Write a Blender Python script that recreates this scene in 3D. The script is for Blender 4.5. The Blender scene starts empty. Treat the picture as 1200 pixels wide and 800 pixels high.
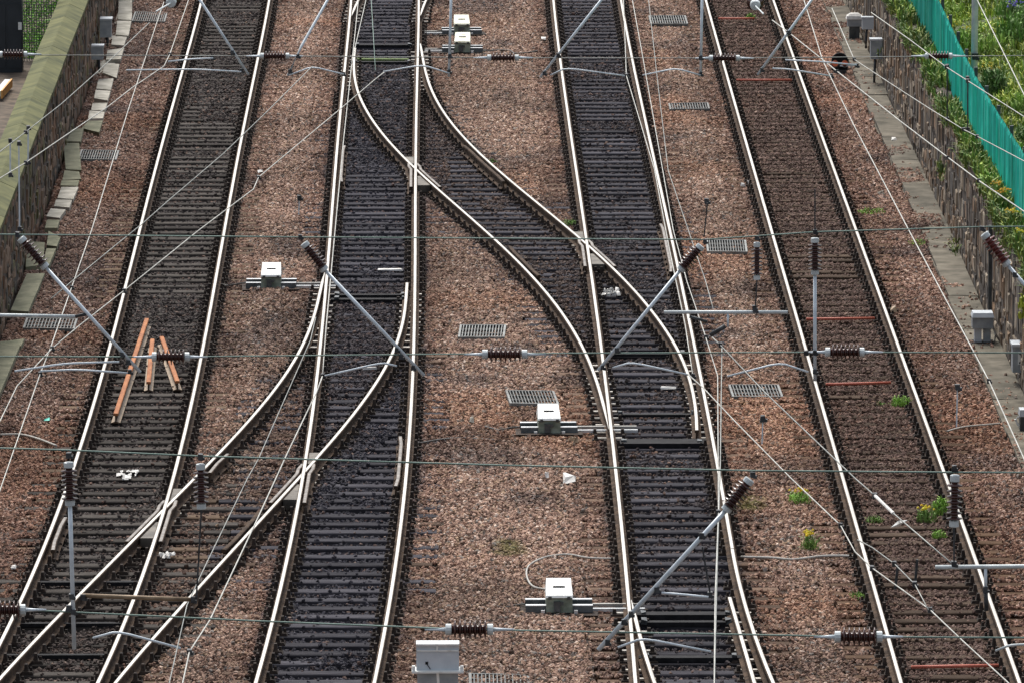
import bpy, bmesh, math, random
import numpy as np
from mathutils import Vector, Matrix, Quaternion
random.seed(7); rng = np.random.default_rng(11)
S = bpy.context.scene
C = S.collection
# ------------------------------------------------------------------ camera
F_PX, HZ, VPX = 9600.0, 1460.0, 510.0
RT = 0.20                                    # height of the rail tops
CAM_Z = 19.9 + RT
PITCH = math.atan(HZ / F_PX)
YAW = math.atan((600 - VPX) / math.hypot(F_PX, HZ))
cam = bpy.data.cameras.new('Camera'); camo = bpy.data.objects.new('Camera', cam); C.objects.link(camo)
cam.sensor_width = 36; cam.lens = F_PX / 1200 * 36; cam.clip_end = 6000; cam.clip_start = 1
camo.location = (0, 0, CAM_Z)
camo.rotation_euler = (math.pi / 2 - PITCH, 0, -YAW)
S.camera = camo
# ------------------------------------------------------------------ sky, sun, exposure
W = bpy.data.worlds.new('World'); S.world = W; W.use_nodes = True
wn = W.node_tree.nodes; wl = W.node_tree.links
SUN_FROM = Vector((-0.14, 0.56, 0.92)).normalized()
sky = wn.new('ShaderNodeTexSky'); sky.sky_type = 'NISHITA'; sky.sun_disc = False
sky.sun_elevation = math.asin(SUN_FROM.z); sky.sun_rotation = math.atan2(SUN_FROM.x, SUN_FROM.y)
sky.air_density = 1.0; sky.dust_density = 4.0; sky.ozone_density = 1.0
hs = wn.new('ShaderNodeHueSaturation'); hs.inputs['Saturation'].default_value = 0.45
bg = wn['Background']; bg.inputs['Strength'].default_value = 0.13
wl.new(sky.outputs[0], hs.inputs['Color']); wl.new(hs.outputs[0], bg.inputs['Color'])
sl = bpy.data.lights.new('Sun', 'SUN'); so = bpy.data.objects.new('Sun', sl); C.objects.link(so)
sl.energy = 2.3; sl.angle = math.radians(22); sl.color = (1.0, 0.96, 0.9)
so.rotation_euler = (-SUN_FROM).to_track_quat('-Z', 'Y').to_euler(); so.location = (-20, 60, 60)
S.view_settings.view_transform = 'Standard'; S.view_settings.look = 'None'
S.view_settings.exposure = 0.55; S.view_settings.gamma = 1.0
S.render.engine = 'CYCLES'

# ------------------------------------------------------------------ pixel -> place
cp, sp_, cy, sy = math.cos(PITCH), math.sin(PITCH), math.cos(YAW), math.sin(YAW)
def ray(u, v):
    x = u - 600.0; y = -(v - 400.0)
    fy = F_PX * cp + y * sp_; fz = -F_PX * sp_ + y * cp
    return x * cy + fy * sy, -x * sy + fy * cy, fz
def P(u, v, z=0.0):
    X, Y, Z = ray(u, v); t = (z - CAM_Z) / Z
    return Vector((X * t, Y * t, z))
def PY(u, v, Yp):
    X, Y, Z = ray(u, v); t = Yp / Y
    return Vector((X * t, Yp, CAM_Z + Z * t))
def in_view(x, y, z, m=1.3):
    """True where a ground point is within (or a little outside of) the picture"""
    d = y
    return (abs(x - d * math.tan(YAW)) < d * 600 / F_PX * 1.02 + m)

# ------------------------------------------------------------------ materials
MATS = {}
def mat(name, c1, c2=None, scale=8.0, rough=0.8, metal=0.0, bump=0.0, rand=0.0, detail=4.0, c3=None, stretch=None,
        attr=None, inst=None, emis=None, ramp=(0.35, 0.68), alpha=None, spec=None):
    m = bpy.data.materials.new(name); m.use_nodes = True
    n = m.node_tree.nodes; l = m.node_tree.links; b = n['Principled BSDF']
    b.inputs['Roughness'].default_value = rough; b.inputs['Metallic'].default_value = metal
    if spec is not None: b.inputs['Specular IOR Level'].default_value = spec
    tc = n.new('ShaderNodeTexCoord'); src = tc.outputs['Object']
    if stretch:
        mp = n.new('ShaderNodeMapping'); mp.inputs['Scale'].default_value = stretch
        l.new(src, mp.inputs['Vector']); src = mp.outputs[0]
    nz = n.new('ShaderNodeTexNoise'); nz.inputs['Scale'].default_value = scale; nz.inputs['Detail'].default_value = detail
    oi = n.new('ShaderNodeObjectInfo')
    nz.noise_dimensions = '4D'; 
    mu = n.new('ShaderNodeMath'); mu.operation = 'MULTIPLY'; mu.inputs[1].default_value = 37.0
    l.new(oi.outputs['Random'], mu.inputs[0]); l.new(mu.outputs[0], nz.inputs['W'])
    l.new(src, nz.inputs['Vector'])
    cr = n.new('ShaderNodeValToRGB'); e = cr.color_ramp.elements
    c2 = c2 or c1
    e[0].position, e[1].position = ramp
    e[0].color = (*c1, 1); e[1].color = (*c2, 1)
    if c3:
        q = cr.color_ramp.elements.new(min(0.98, ramp[1] + 0.12)); q.color = (*c3, 1)
    l.new(nz.outputs['Fac'], cr.inputs['Fac']); col = cr.outputs['Color']
    if attr or inst:
        at = n.new('ShaderNodeAttribute'); at.attribute_name = attr or inst
        at.attribute_type = 'INSTANCER' if inst else 'GEOMETRY'
        mx = n.new('ShaderNodeMix'); mx.data_type = 'RGBA'; mx.blend_type = 'MULTIPLY'; mx.inputs['Factor'].default_value = 1
        l.new(col, mx.inputs['A']); l.new(at.outputs['Color'], mx.inputs['B']); col = mx.outputs['Result']
    if rand:
        h = n.new('ShaderNodeHueSaturation'); mr = n.new('ShaderNodeMapRange')
        mr.inputs['To Min'].default_value = 1 - rand; mr.inputs['To Max'].default_value = 1 + rand
        l.new(oi.outputs['Random'], mr.inputs['Value']); l.new(mr.outputs[0], h.inputs['Value'])
        l.new(col, h.inputs['Color']); col = h.outputs['Color']
    l.new(col, b.inputs['Base Color'])
    if bump:
        bp = n.new('ShaderNodeBump'); bp.inputs['Strength'].default_value = bump; bp.inputs['Distance'].default_value = 0.02
        l.new(nz.outputs['Fac'], bp.inputs['Height']); l.new(bp.outputs[0], b.inputs['Normal'])
    MATS[name] = m
    return m
mat('ground_soil', (0.035, 0.026, 0.02), (0.10, 0.07, 0.052), 9, 0.95, bump=0.4)
mat('stone', (0.72, 0.72, 0.72), (1.25, 1.22, 1.2), 14, 0.9, inst='tint', bump=0.3, spec=0.2)
mat('rail_top', (0.46, 0.44, 0.395), (0.66, 0.64, 0.59), 3, 0.36, 1.0, stretch=(6, 0.3, 6))
mat('rail_side', (0.030, 0.019, 0.013), (0.095, 0.062, 0.040), 7, 0.9, 0.0, bump=0.2, spec=0.2)
mat('rail_dull', (0.10, 0.09, 0.08), (0.24, 0.22, 0.20), 5, 0.55, 0.4)
mat('cast_steel', (0.06, 0.052, 0.042), (0.16, 0.142, 0.115), 4, 0.7, 0.1, bump=0.2)
mat('orange_rust', (0.24, 0.08, 0.028), (0.44, 0.17, 0.058), 5, 0.85, stretch=(3, 0.6, 3), ramp=(0.3, 0.7))
mat('chair_iron', (0.018, 0.014, 0.012), (0.050, 0.036, 0.028), 25, 0.85, 0.0, spec=0.2, bump=0.2, rand=0.3)
mat('slide_plate', (0.20, 0.17, 0.13), (0.5, 0.47, 0.42), 14, 0.4, 0.5, rand=0.4)
wood = dict(scale=5, rough=0.95, spec=0.08, bump=0.5, rand=0.38, stretch=(0.6, 9, 9))
def stain_ends(name, end):
    m = MATS[name]; n = m.node_tree.nodes; l = m.node_tree.links; b = n['Principled BSDF']; old = b.inputs['Base Color'].links[0].from_socket
    tc = n.new('ShaderNodeTexCoord'); sx = n.new('ShaderNodeSeparateXYZ'); ab = n.new('ShaderNodeMath'); ab.operation = 'ABSOLUTE'
    nz = n.new('ShaderNodeTexNoise'); nz.inputs['Scale'].default_value = 3; ad = n.new('ShaderNodeMath'); ad.operation = 'MULTIPLY_ADD'; ad.inputs[1].default_value = 0.5
    mr = n.new('ShaderNodeMapRange'); mr.inputs['From Min'].default_value = 1.0; mr.inputs['From Max'].default_value = 1.2
    l.new(tc.outputs['Object'], sx.inputs[0]); l.new(sx.outputs['X'], ab.inputs[0]); l.new(tc.outputs['Object'], nz.inputs['Vector'])
    l.new(nz.outputs['Fac'], ad.inputs[0]); l.new(ab.outputs[0], ad.inputs[2]); l.new(ad.outputs[0], mr.inputs['Value'])
    mx = n.new('ShaderNodeMix'); mx.data_type = 'RGBA'; mx.blend_type = 'MIX'; mul = n.new('ShaderNodeMix'); mul.data_type = 'RGBA'; mul.blend_type = 'MULTIPLY'; mul.inputs['Factor'].default_value = 1
    l.new(old, mul.inputs['A']); mul.inputs['B'].default_value = (*end, 1)
    l.new(mr.outputs[0], mx.inputs['Factor']); l.new(old, mx.inputs['A']); l.new(mul.outputs['Result'], mx.inputs['B']); l.new(mx.outputs['Result'], b.inputs['Base Color'])
mat('sleeper_grey', (0.032, 0.028, 0.026), (0.088, 0.079, 0.070), c3=(0.14, 0.105, 0.075), **wood)
mat('sleeper_dark', (0.026, 0.025, 0.030), (0.070, 0.068, 0.078), c3=(0.12, 0.095, 0.075), **wood)
mat('sleeper_brown', (0.035, 0.024, 0.018), (0.095, 0.068, 0.050), c3=(0.15, 0.105, 0.072), **wood)
mat('bearer_grey', (0.032, 0.028, 0.026), (0.088, 0.079, 0.070), c3=(0.14, 0.105, 0.075), **wood)
mat('bearer_dark', (0.026, 0.025, 0.030), (0.070, 0.068, 0.078), c3=(0.12, 0.095, 0.075), **wood)
stain_ends('sleeper_grey', (1.7, 1.35, 1.05)); stain_ends('sleeper_dark', (2.3, 1.6, 1.0)); stain_ends('sleeper_brown', (1.3, 1.15, 1.0))
mat('galv', (0.50, 0.57, 0.62), (0.70, 0.77, 0.82), 9, 0.45, 0.1)
mat('galv_pale', (0.45, 0.50, 0.51), (0.60, 0.65, 0.66), 12, 0.5, 0.1)
mat('fitting', (0.02, 0.022, 0.025), (0.07, 0.075, 0.08), 12, 0.6, 0.3)
mat('porcelain', (0.035, 0.012, 0.010), (0.07, 0.026, 0.02), 9, 0.16)
mat('porcelain_red', (0.10, 0.018, 0.013), (0.16, 0.03, 0.02), 9, 0.16)
mat('wire_pale', (0.32, 0.32, 0.29), (0.50, 0.50, 0.46), 3, 0.5, 0.2)
mat('wire_dark', (0.16, 0.17, 0.16), (0.30, 0.31, 0.29), 3, 0.5, 0.4)
mat('wire_green', (0.10, 0.16, 0.14), (0.20, 0.28, 0.245), 3, 0.55, 0.3)
mat('tube_brown', (0.16, 0.11, 0.065), (0.30, 0.22, 0.14), 9, 0.6, 0.2)
mat('wall_mortar', (0.03, 0.022, 0.017), (0.08, 0.058, 0.043), 6, 0.95, bump=0.3)
mat('wall_stone', (0.62, 0.6, 0.58), (1.25, 1.22, 1.18), 7, 0.9, attr='tint', bump=0.5)
mat('coping', (0.045, 0.052, 0.014), (0.135, 0.135, 0.048), 2.2, 0.95, bump=0.5, rand=0.05, c3=(0.19, 0.18, 0.105), detail=7)
mat('concrete', (0.27, 0.255, 0.21), (0.50, 0.475, 0.41), 4, 0.9, bump=0.3, rand=0.14)
mat('edge_yellow', (0.55, 0.26, 0.05), (0.70, 0.38, 0.10), 5, 0.6)
mat('concrete_moss', (0.10, 0.105, 0.06), (0.22, 0.215, 0.14), 4, 0.9, bump=0.3, rand=0.12)
mat('path_concrete', (0.055, 0.048, 0.032), (0.165, 0.145, 0.11), 2.5, 0.95, bump=0.4, rand=0.1)
mat('teal', (0.01, 0.46, 0.35), (0.04, 0.70, 0.56), 2.0, 0.6, rand=0.34)
mat('leaf', (0.75, 0.75, 0.75), (1.2, 1.2, 1.2), 12, 0.75, attr='tint')
mat('soil_green', (0.03, 0.045, 0.012), (0.09, 0.12, 0.03), 5, 0.95, bump=0.4)
mat('earth', (0.05, 0.038, 0.026), (0.14, 0.105, 0.075), 5, 0.95, bump=0.4)
mat('grate', (0.09, 0.09, 0.085), (0.20, 0.215, 0.21), 6, 0.6, 0.2, rand=0.3, c3=(0.22, 0.16, 0.11))
mat('pit', (0.012, 0.012, 0.012), (0.025, 0.023, 0.02), 10, 0.95)
mat('white_paint', (0.40, 0.36, 0.30), (0.72, 0.74, 0.72), 5, 0.55, ramp=(0.30, 0.46))
mat('cream_paint', (0.34, 0.31, 0.20), (0.68, 0.68, 0.54), 5, 0.55, ramp=(0.30, 0.48))
mat('green_grime', (0.13, 0.16, 0.12), (0.30, 0.34, 0.28), 9, 0.7)
mat('steel_dark', (0.035, 0.042, 0.045), (0.09, 0.10, 0.105), 9, 0.5, 0.3)
mat('steel_pale', (0.50, 0.52, 0.53), (0.68, 0.70, 0.71), 9, 0.4, 0.4)
mat('black', (0.008, 0.008, 0.009), (0.02, 0.02, 0.022), 9, 0.8, spec=0.15)
mat('navy', (0.006, 0.012, 0.018), (0.014, 0.022, 0.03), 5, 0.5)
mat('orange_lamp', (0.75, 0.16, 0.07), (0.85, 0.25, 0.12), 9, 0.35)
mat('orange_pipe', (0.42, 0.09, 0.055), (0.55, 0.16, 0.10), 5, 0.6)
mat('box_grey', (0.22, 0.25, 0.27), (0.36, 0.39, 0.41), 6, 0.55)
mat('box_pale', (0.42, 0.46, 0.50), (0.56, 0.60, 0.63), 4, 0.5)
mat('litter', (0.5, 0.49, 0.46), (0.72, 0.71, 0.68), 9, 0.8)
mat('cable', (0.05, 0.048, 0.045), (0.13, 0.125, 0.115), 9, 0.6)
mat('cable_pale', (0.30, 0.29, 0.26), (0.42, 0.41, 0.38), 9, 0.6)
mat('moss', (0.03, 0.05, 0.015), (0.13, 0.19, 0.05), 14, 0.95)

# ------------------------------------------------------------------ mesh helpers
class MB:
    def __init__(self): self.v = []; self.f = []; self.m = []; self.c = []
    def add(self, vs, fs, mi=0, col=None):
        o = len(self.v); self.v += [tuple(p) for p in vs]
        self.f += [tuple(i + o for i in f) for f in fs]; self.m += [mi] * len(fs)
        if col is not None: self.c += [col] * len(vs)
        return self
    BF = [(0, 3, 2, 1), (4, 5, 6, 7), (0, 1, 5, 4), (1, 2, 6, 5), (2, 3, 7, 6), (3, 0, 4, 7)]
    def box(self, c, s, mi=0, M=None, jit=0.0, top=None, col=None):
        hx, hy, hz = s[0] / 2, s[1] / 2, s[2] / 2
        tx, ty = top if top else (1, 1)
        vs = [Vector((-hx, -hy, -hz)), Vector((hx, -hy, -hz)), Vector((hx, hy, -hz)), Vector((-hx, hy, -hz)),
              Vector((-hx * tx, -hy * ty, hz)), Vector((hx * tx, -hy * ty, hz)), Vector((hx * tx, hy * ty, hz)), Vector((-hx * tx, hy * ty, hz))]
        if jit: vs = [v + Vector((random.uniform(-jit, jit), random.uniform(-jit, jit), random.uniform(-jit, jit))) for v in vs]
        vs = [v + Vector(c) for v in vs]
        if M: vs = [M @ v for v in vs]
        return self.add(vs, MB.BF, mi, col)
    def hexa(self, eight, mi=0, col=None): return self.add(eight, MB.BF, mi, col)
    def tube(self, pts, r, n=8, mi=0, caps=True):
        pts = [Vector(p) for p in pts]; rings = []
        for i, p in enumerate(pts):
            d = (pts[min(i + 1, len(pts) - 1)] - pts[max(i - 1, 0)]).normalized()
            a = d.cross(Vector((0, 0, 1))) if abs(d.z) < 0.9 else d.cross(Vector((1, 0, 0)))
            a.normalize(); b = d.cross(a)
            rr = r[i] if isinstance(r, (list, tuple)) else r
            rings.append([p + a * rr * math.cos(2 * math.pi * k / n) + b * rr * math.sin(2 * math.pi * k / n) for k in range(n)])
        vs = [q for ring in rings for q in ring]; fs = []
        for i in range(len(pts) - 1):
            for k in range(n):
                k2 = (k + 1) % n
                fs.append((i * n + k, i * n + k2, (i + 1) * n + k2, (i + 1) * n + k))
        if caps:
            fs.append(tuple(range(n - 1, -1, -1))); fs.append(tuple((len(pts) - 1) * n + k for k in range(n)))
        return self.add(vs, fs, mi)
    def bar(self, p0, p1, w, h, mi=0):
        p0, p1 = Vector(p0), Vector(p1); d = (p1 - p0).normalized()
        a = d.cross(Vector((0, 0, 1))) if abs(d.z) < 0.9 else Vector((1, 0, 0)); a.normalize(); b = a.cross(d)
        vs = [p + a * (sx * w / 2) + b * (sz * h / 2) for p in (p0, p1) for sx, sz in ((-1, -1), (1, -1), (1, 1), (-1, 1))]
        return self.add(vs, [(0, 1, 2, 3), (7, 6, 5, 4), (0, 4, 5, 1), (1, 5, 6, 2), (2, 6, 7, 3), (3, 7, 4, 0)], mi)
    def mesh(self, name, mats, smooth=False):
        me = bpy.data.meshes.new(name); me.from_pydata(self.v, [], self.f)
        for m in mats: me.materials.append(MATS[m])
        me.polygons.foreach_set('material_index', self.m)
        if smooth: me.polygons.foreach_set('use_smooth', [True] * len(me.polygons))
        if self.c:
            ca = me.color_attributes.new('tint', 'FLOAT_COLOR', 'POINT')
            ca.data.foreach_set('color', np.array([(*c, 1.0) for c in self.c], dtype=np.float32).ravel())
        me.update(); return me
    def build(self, name, mats, parent=None, smooth=False, loc=None):
        if isinstance(mats, str): mats = [mats]
        return link(name, self.mesh(name, mats, smooth), parent, loc)
def link(name, me, parent=None, loc=None, rz=0.0):
    o = bpy.data.objects.new(name, me); C.objects.link(o)
    if parent: o.parent = parent
    if loc is not None: o.location = loc
    if rz: o.rotation_euler = (0, 0, rz)
    return o
def tag(o, label=None, cat=None, group=None, kind=None):
    if label: o['label'] = label
    if cat: o['category'] = cat
    if group: o['group'] = group
    if kind: o['kind'] = kind
    return o
def thing(name, label, cat, loc=(0, 0, 0), rz=0.0, group=None):
    o = link(name, None, None, loc, rz); o.empty_display_size = 0.2
    return tag(o, label, cat, group)

# smooth value noise for numpy
_perm = rng.random((256, 256))
def vnoise(x, y, s):
    x = np.asarray(x) / s + 50; y = np.asarray(y) / s + 50
    xi = np.floor(x).astype(int); yi = np.floor(y).astype(int); fx = x - xi; fy = y - yi
    fx = fx * fx * (3 - 2 * fx); fy = fy * fy * (3 - 2 * fy)
    g = lambda a, b: _perm[a % 256, b % 256]
    return (g(xi, yi) * (1 - fx) + g(xi + 1, yi) * fx) * (1 - fy) + (g(xi, yi + 1) * (1 - fx) + g(xi + 1, yi + 1) * fx) * fy

# ------------------------------------------------------------------ track lines (traced on the rail tops)
T = {}
T['AL'] = [(235.2,0),(216,76),(190.7,169),(165,270),(145,339),(127.6,407),(111,462),(90,535),(72.6,591),(50.6,648),(20,712),(0,753)]
T['AR'] = [(317,0),(300,71),(283.5,162),(263,270),(251,337.5),(236,418),(222.7,476),(210,535),(199,574),(182,628),(165,675),(148.5,722),(131.6,763),(113,800)]
T['BL'] = [(409.7,20),(406,60),(402,99),(395.8,170),(388,270),(381,368),(376,405),(369,472.5),(360,537),(350.6,587),(333.8,665),(320,729),(301.7,790)]
T['BR'] = [(491,0),(490,37.5),(489.5,75),(489,118),(486.5,170),(485.6,270),(484,354),(480.6,472.5),(476,535),(470.4,597.5),(462,665),(452,732.5),(438.4,800)]
T['CL'] = [(648,0),(655.7,61),(662.4,118),(672.6,189),(686.5,270),(693,310.5),(702,386),(709,430),(713,463),(720,540),(726.6,597.5),(733,665),(738.4,722),(745,796.6)]
T['CR'] = [(727.6,0),(738,51),(752,115),(765,189),(784,270),(794,314),(806,364.5),(817.7,422),(826,472.5),(837,535),(850,597.5),(861.6,665),(870,712)]
T['DL'] = [(828,0),(848,74),(870,152),(897,243),(904,270),(928.7,354),(949,418.5),(962.4,472.5),(980,535),(998,597.5),(1018,665),(1036.7,732.5),(1055,796.6)]
T['DR'] = [(906,0),(927,61),(950.6,128),(977.6,202.5),(1003.5,269),(1035,347.6),(1062,432),(1085.6,496),(1099,535),(1119,594),(1143,658),(1166.6,719),(1197,798)]
T['XL'] = [(384,314),(372.6,368),(357,402),(330,442),(300,483),(260,530),(229.5,557),(192,594),(148.5,641),(98,690),(50.6,739),(0,795)]
T['XR'] = [(477,332),(474,371),(462,408),(445,439),(418,476),(388,513),(379,530),(361,550),(300,610),(270,645),(233,689),(189,736),(162,766),(133,800)]
T['YL'] = [(416,55.5),(413.5,81),(418,103),(425.7,120),(431.6,131.6),(452,158.6),(479,189),(509,216),(536,239.6),(570,270),(600,298.7),(633.7,332),(660.7,368),(681,401.6),(701,439),(711,472.5),(716,506),(720,540)]
T['YR'] = [(490,42),(490,55.5),(493,72),(500,90),(513,119),(536,155),(570,189),(600,214),(634,243),(668,268),(691,290),(718,314),(742,341),(762,364.5),(787,398),(802.5,425.5),(813,455),(817.5,481)]
HG = 0.752
class Line:
    """track centre line X(Y): joint fit through both traced rails, straight beyond the traced part"""
    def __init__(self, k, deg):
        A = []; B = []; ys = []
        for side, s in (('L', -1), ('R', 1)):
            for u, v in T[k + side]:
                p = P(u, v, RT); A.append(p.y); B.append(p.x - s * HG); ys.append(p.y)
        self.lo, self.hi = min(ys), max(ys)
        self.y0 = (self.lo + self.hi) / 2; self.s = (self.hi - self.lo) / 2
        self.c = np.polyfit((np.array(A) - self.y0) / self.s, np.array(B), deg)
        self.d = np.polyder(self.c)
    def raw(self, y):
        y = np.asarray(y, dtype=float); t = (np.clip(y, self.lo, self.hi) - self.y0) / self.s
        x = np.polyval(self.c, t)
        ext = (y - np.clip(y, self.lo, self.hi)) / self.s
        return x + ext * np.polyval(self.d, t)
    def __call__(self, y): return self.raw(y)
    def slope(self, y): return float((self(y + 0.2) - self(y - 0.2)) / 0.4)
LA, LB, LC, LD = Line('A', 4), Line('B', 5), Line('C', 4), Line('D', 3)
LX, LY = Line('X', 6), Line('Y', 7)
class Off:
    def __init__(self, base, f): self.b = base; self.f = f
    def __call__(self, y): return self.b(y) + self.f(np.asarray(y, dtype=float))
    def slope(self, y): return float((self(y + 0.2) - self(y - 0.2)) / 0.4)
LG = Off(LB, lambda y: 0.0042 * np.clip(y - 175.2, 0, None) ** 2)
LH = Off(LC, lambda y: 0.0026 * np.clip(111.8 - y, 0, None) ** 2)
YMIN, YMAX = 93.0, 192.0
def Ypx(v): return P(600, v, RT).y
# rails: key -> (centre line, side, from, to)
def clip_range(line, side, main, mside, y0, y1, gap=0.036):
    ys = np.arange(y0, y1, 0.1); d = np.abs((line(ys) + side * HG) - (main(ys) + mside * HG))
    ok = ys[d > gap]
    return float(ok.min()), float(ok.max())
def open_blade(ln, side, toe, run, up):
    """the rail of ln bent over its last metres so that its toe stands off the stock rail where it was seen"""
    p = P(*toe, RT); d = p.x - (float(ln(p.y)) + side * HG)
    f = (lambda y: d * np.clip(1 - (p.y - y) / run, 0, 1) ** 2) if up else (lambda y: d * np.clip(1 - (y - p.y) / run, 0, 1) ** 2)
    return Off(ln, f), p.y
YY0, YY1 = LY.lo, LY.hi
xl = clip_range(LX, -1, LB, -1, 120, 141)[1]; BXR, xr = open_blade(LX, 1, (477, 331), 9, True)
BYL, yl_hi = open_blade(LY, -1, (416, 56), 9, True); yr_hi = clip_range(LY, 1, LB, 1, 150, 173)[1]
yl_lo = clip_range(LY, -1, LC, -1, YY0, 150)[0]; BYR, yr_lo = open_blade(LY, 1, (816.5, 503), 9, False)
YSW = 111.8
_bp = [P(855, 699, RT), P(866, 737, RT), P(883.5, 797, RT)]; _bc = np.polyfit([q.y for q in _bp], [q.x - HG for q in _bp], 1)
BCR = Off(lambda y: np.polyval(_bc, np.asarray(y, dtype=float)), lambda y: 0.0 * y)
RAILS = {
 'A': [(LA, -1, YMIN, YMAX), (LA, 1, YMIN, YMAX)], 'B': [(LB, -1, YMIN, YMAX), (LB, 1, YMIN, YMAX)],
 'C': [(LC, -1, YMIN, YMAX), (LC, 1, YSW, YMAX), (BCR, 1, YMIN, _bp[0].y)], 'D': [(LD, -1, YMIN, YMAX), (LD, 1, YMIN, YMAX)],
 'X': [(LX, -1, YMIN + 3, xl), (BXR, 1, YMIN + 3, xr)], 'Y': [(BYL, -1, yl_lo, yl_hi), (BYR, 1, yr_lo, yr_hi)],
 'G': [(LG, -1, 178.3, YMAX), (LG, 1, 178.3, YMAX)], 'H': [(LH, -1, YMIN, 107.9), (LH, 1, YMIN, YSW)] }
print('blade ends', xl, xr, yl_lo, yl_hi, yr_lo, yr_hi)

# rail section (x, z from rail foot), foot at RT-0.159
SEC = [(-0.070, 0), (0.070, 0), (0.070, 0.011), (0.012, 0.028), (0.010, 0.105), (0.032, 0.120), (0.032, 0.150), (0.021, 0.1575), (0, 0.159),
       (-0.021, 0.1575), (-0.032, 0.150), (-0.032, 0.120), (-0.010, 0.105), (-0.012, 0.028), (-0.070, 0.011)]
TOPF = {7, 8}
def sweep_rail(name, pts, mats, parent, drop=0.0, taper=None, sec=SEC, topf=TOPF):
    tp = taper or [1.0] * len(pts)
    mb = MB(); n = len(sec); vs = []; fs = []; ms = []
    for i, p in enumerate(pts):
        a = Vector(pts[max(i - 1, 0)]); b = Vector(pts[min(i + 1, len(pts) - 1)]); d = (b - a); d.z = 0; d.normalize()
        nx = Vector((d.y, -d.x, 0))
        for sx, sz in sec: vs.append(Vector(p) + nx * (sx * tp[i]) + Vector((0, 0, RT - 0.159 + sz - drop)))
    for i in range(len(pts) - 1):
        for k in range(n):
            k2 = (k + 1) % n; fs.append((i * n + k, i * n + k2, (i + 1) * n + k2, (i + 1) * n + k)); ms.append(0 if k in topf else 1)
    fs.append(tuple(range(n - 1, -1, -1))); ms.append(1); fs.append(tuple((len(pts) - 1) * n + k for k in range(n))); ms.append(1)
    mb.v = [tuple(v) for v in vs]; mb.f = fs; mb.m = ms
    return mb.build(name, mats, parent)
def rail_pts(line, side, y0, y1, off=0.0, step=0.6):
    n = max(2, int((y1 - y0) / step)); out = []
    for i in range(n + 1):
        y = y0 + (y1 - y0) * i / n; sl = line.slope(y); out.append((float(line(y)) + (side * HG + off) * math.sqrt(1 + sl * sl), y, 0))
    return out

# ------------------------------------------------------------------ ground
mb = MB(); mb.add([(-400, -200, -0.11), (400, -200, -0.11), (400, 3000, -0.11), (-400, 3000, -0.11)], [(0, 1, 2, 3)])
tag(mb.build('ground', 'ground_soil'), 'brown soil bed beneath the track ballast', kind='structure')

# ------------------------------------------------------------------ tracks: things, rails, sleepers, chairs
TR = {
 'A': thing('railway_track', 'electrified track along the mossy stone wall with rusty rail lengths lying between its rails', 'track', (float(LA(130)), 130, 0)),
 'B': thing('railway_track', 'blackened track with dark sleepers, second from the mossy coping wall', 'track', (float(LB(130)), 130, 0)),
 'C': thing('railway_track', 'dark sleepered track between the white point machines and the brown ballasted track', 'track', (float(LC(130)), 130, 0)),
 'D': thing('railway_track', 'reddish brown ballasted track with orange pipes, next to the walkway and teal fence', 'track', (float(LD(130)), 130, 0)),
 'X': thing('crossover_track', 'curved crossover rails leading towards the track with rusty rail lengths', 'track', (float(LX(120)), 120, 0)),
 'Y': thing('crossover_track', 'long S-curved crossover rails swinging away below the pair of cream point machines', 'track', (float(LY(145)), 145, 0)),
 'G': thing('turnout_rails', 'short diverging switch rails beyond the pair of cream point machines', 'track', (float(LG(185)), 185, 0)),
 'H': thing('turnout_rails', 'short diverging switch rails beside the point machine with the looped cable', 'track', (float(LH(99)), 99, 0)) }
def local(parent, pts): return [(p[0] - parent.location.x, p[1] - parent.location.y, p[2] - parent.location.z) for p in pts]
for k, rs in RAILS.items():
    for i, (ln, s, y0, y1) in enumerate(rs):
        pts = rail_pts(ln, s, y0, y1); tp = None
        if k in 'XYGH':                              # switch blades thin out against the stock rail
            tp = []
            for px_, py_, _ in pts:
                d = min(abs(px_ - float(m_(py_)) - q * HG) for m_ in (LB, LC) for q in (-1, 1))
                e_ = min(py_ - y0, y1 - py_); tp.append(1.0 if k == 'H' and s == 1 else max(0.06, min(1.0, (d - 0.033) / 0.036)) if e_ < 7 else 1.0)
        sweep_rail('rail', local(TR[k], pts), ['rail_top', 'rail_side'], TR[k], taper=tp, drop={'X': 0.004, 'Y': 0.004, 'G': 0.005, 'H': 0.005}.get(k, 0.0))
def check_rail(k, ln, s, inner, v0, v1, gap=0.115, m='rail_dull'):
    y1, y0 = Ypx(v0), Ypx(v1); pts = rail_pts(ln, s, y0, y1, off=inner * gap)
    pts = [(p[0] + (inner * 0.022 if i in (0, len(pts) - 1) else 0), p[1], p[2]) for i, p in enumerate(pts)]
    sweep_rail('check_rail', local(TR[k], pts), [m, 'rail_side'], TR[k], drop=0.006)
check_rail('A', LA, -1, 1, 604, 642); check_rail('B', LB, 1, -1, 510, 568); check_rail('B', LB, -1, 1, 170, 212)
check_rail('Y', LY, 1, -1, 170, 212, m='rail_side'); check_rail('Y', LY, -1, 1, 288, 322, m='rail_side'); check_rail('C', LC, 1, -1, 262, 318)
check_rail('X', LX, 1, -1, 598, 642, m='rail_side'); check_rail('X', LX, -1, 1, 530, 552, m='rail_dull')
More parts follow.
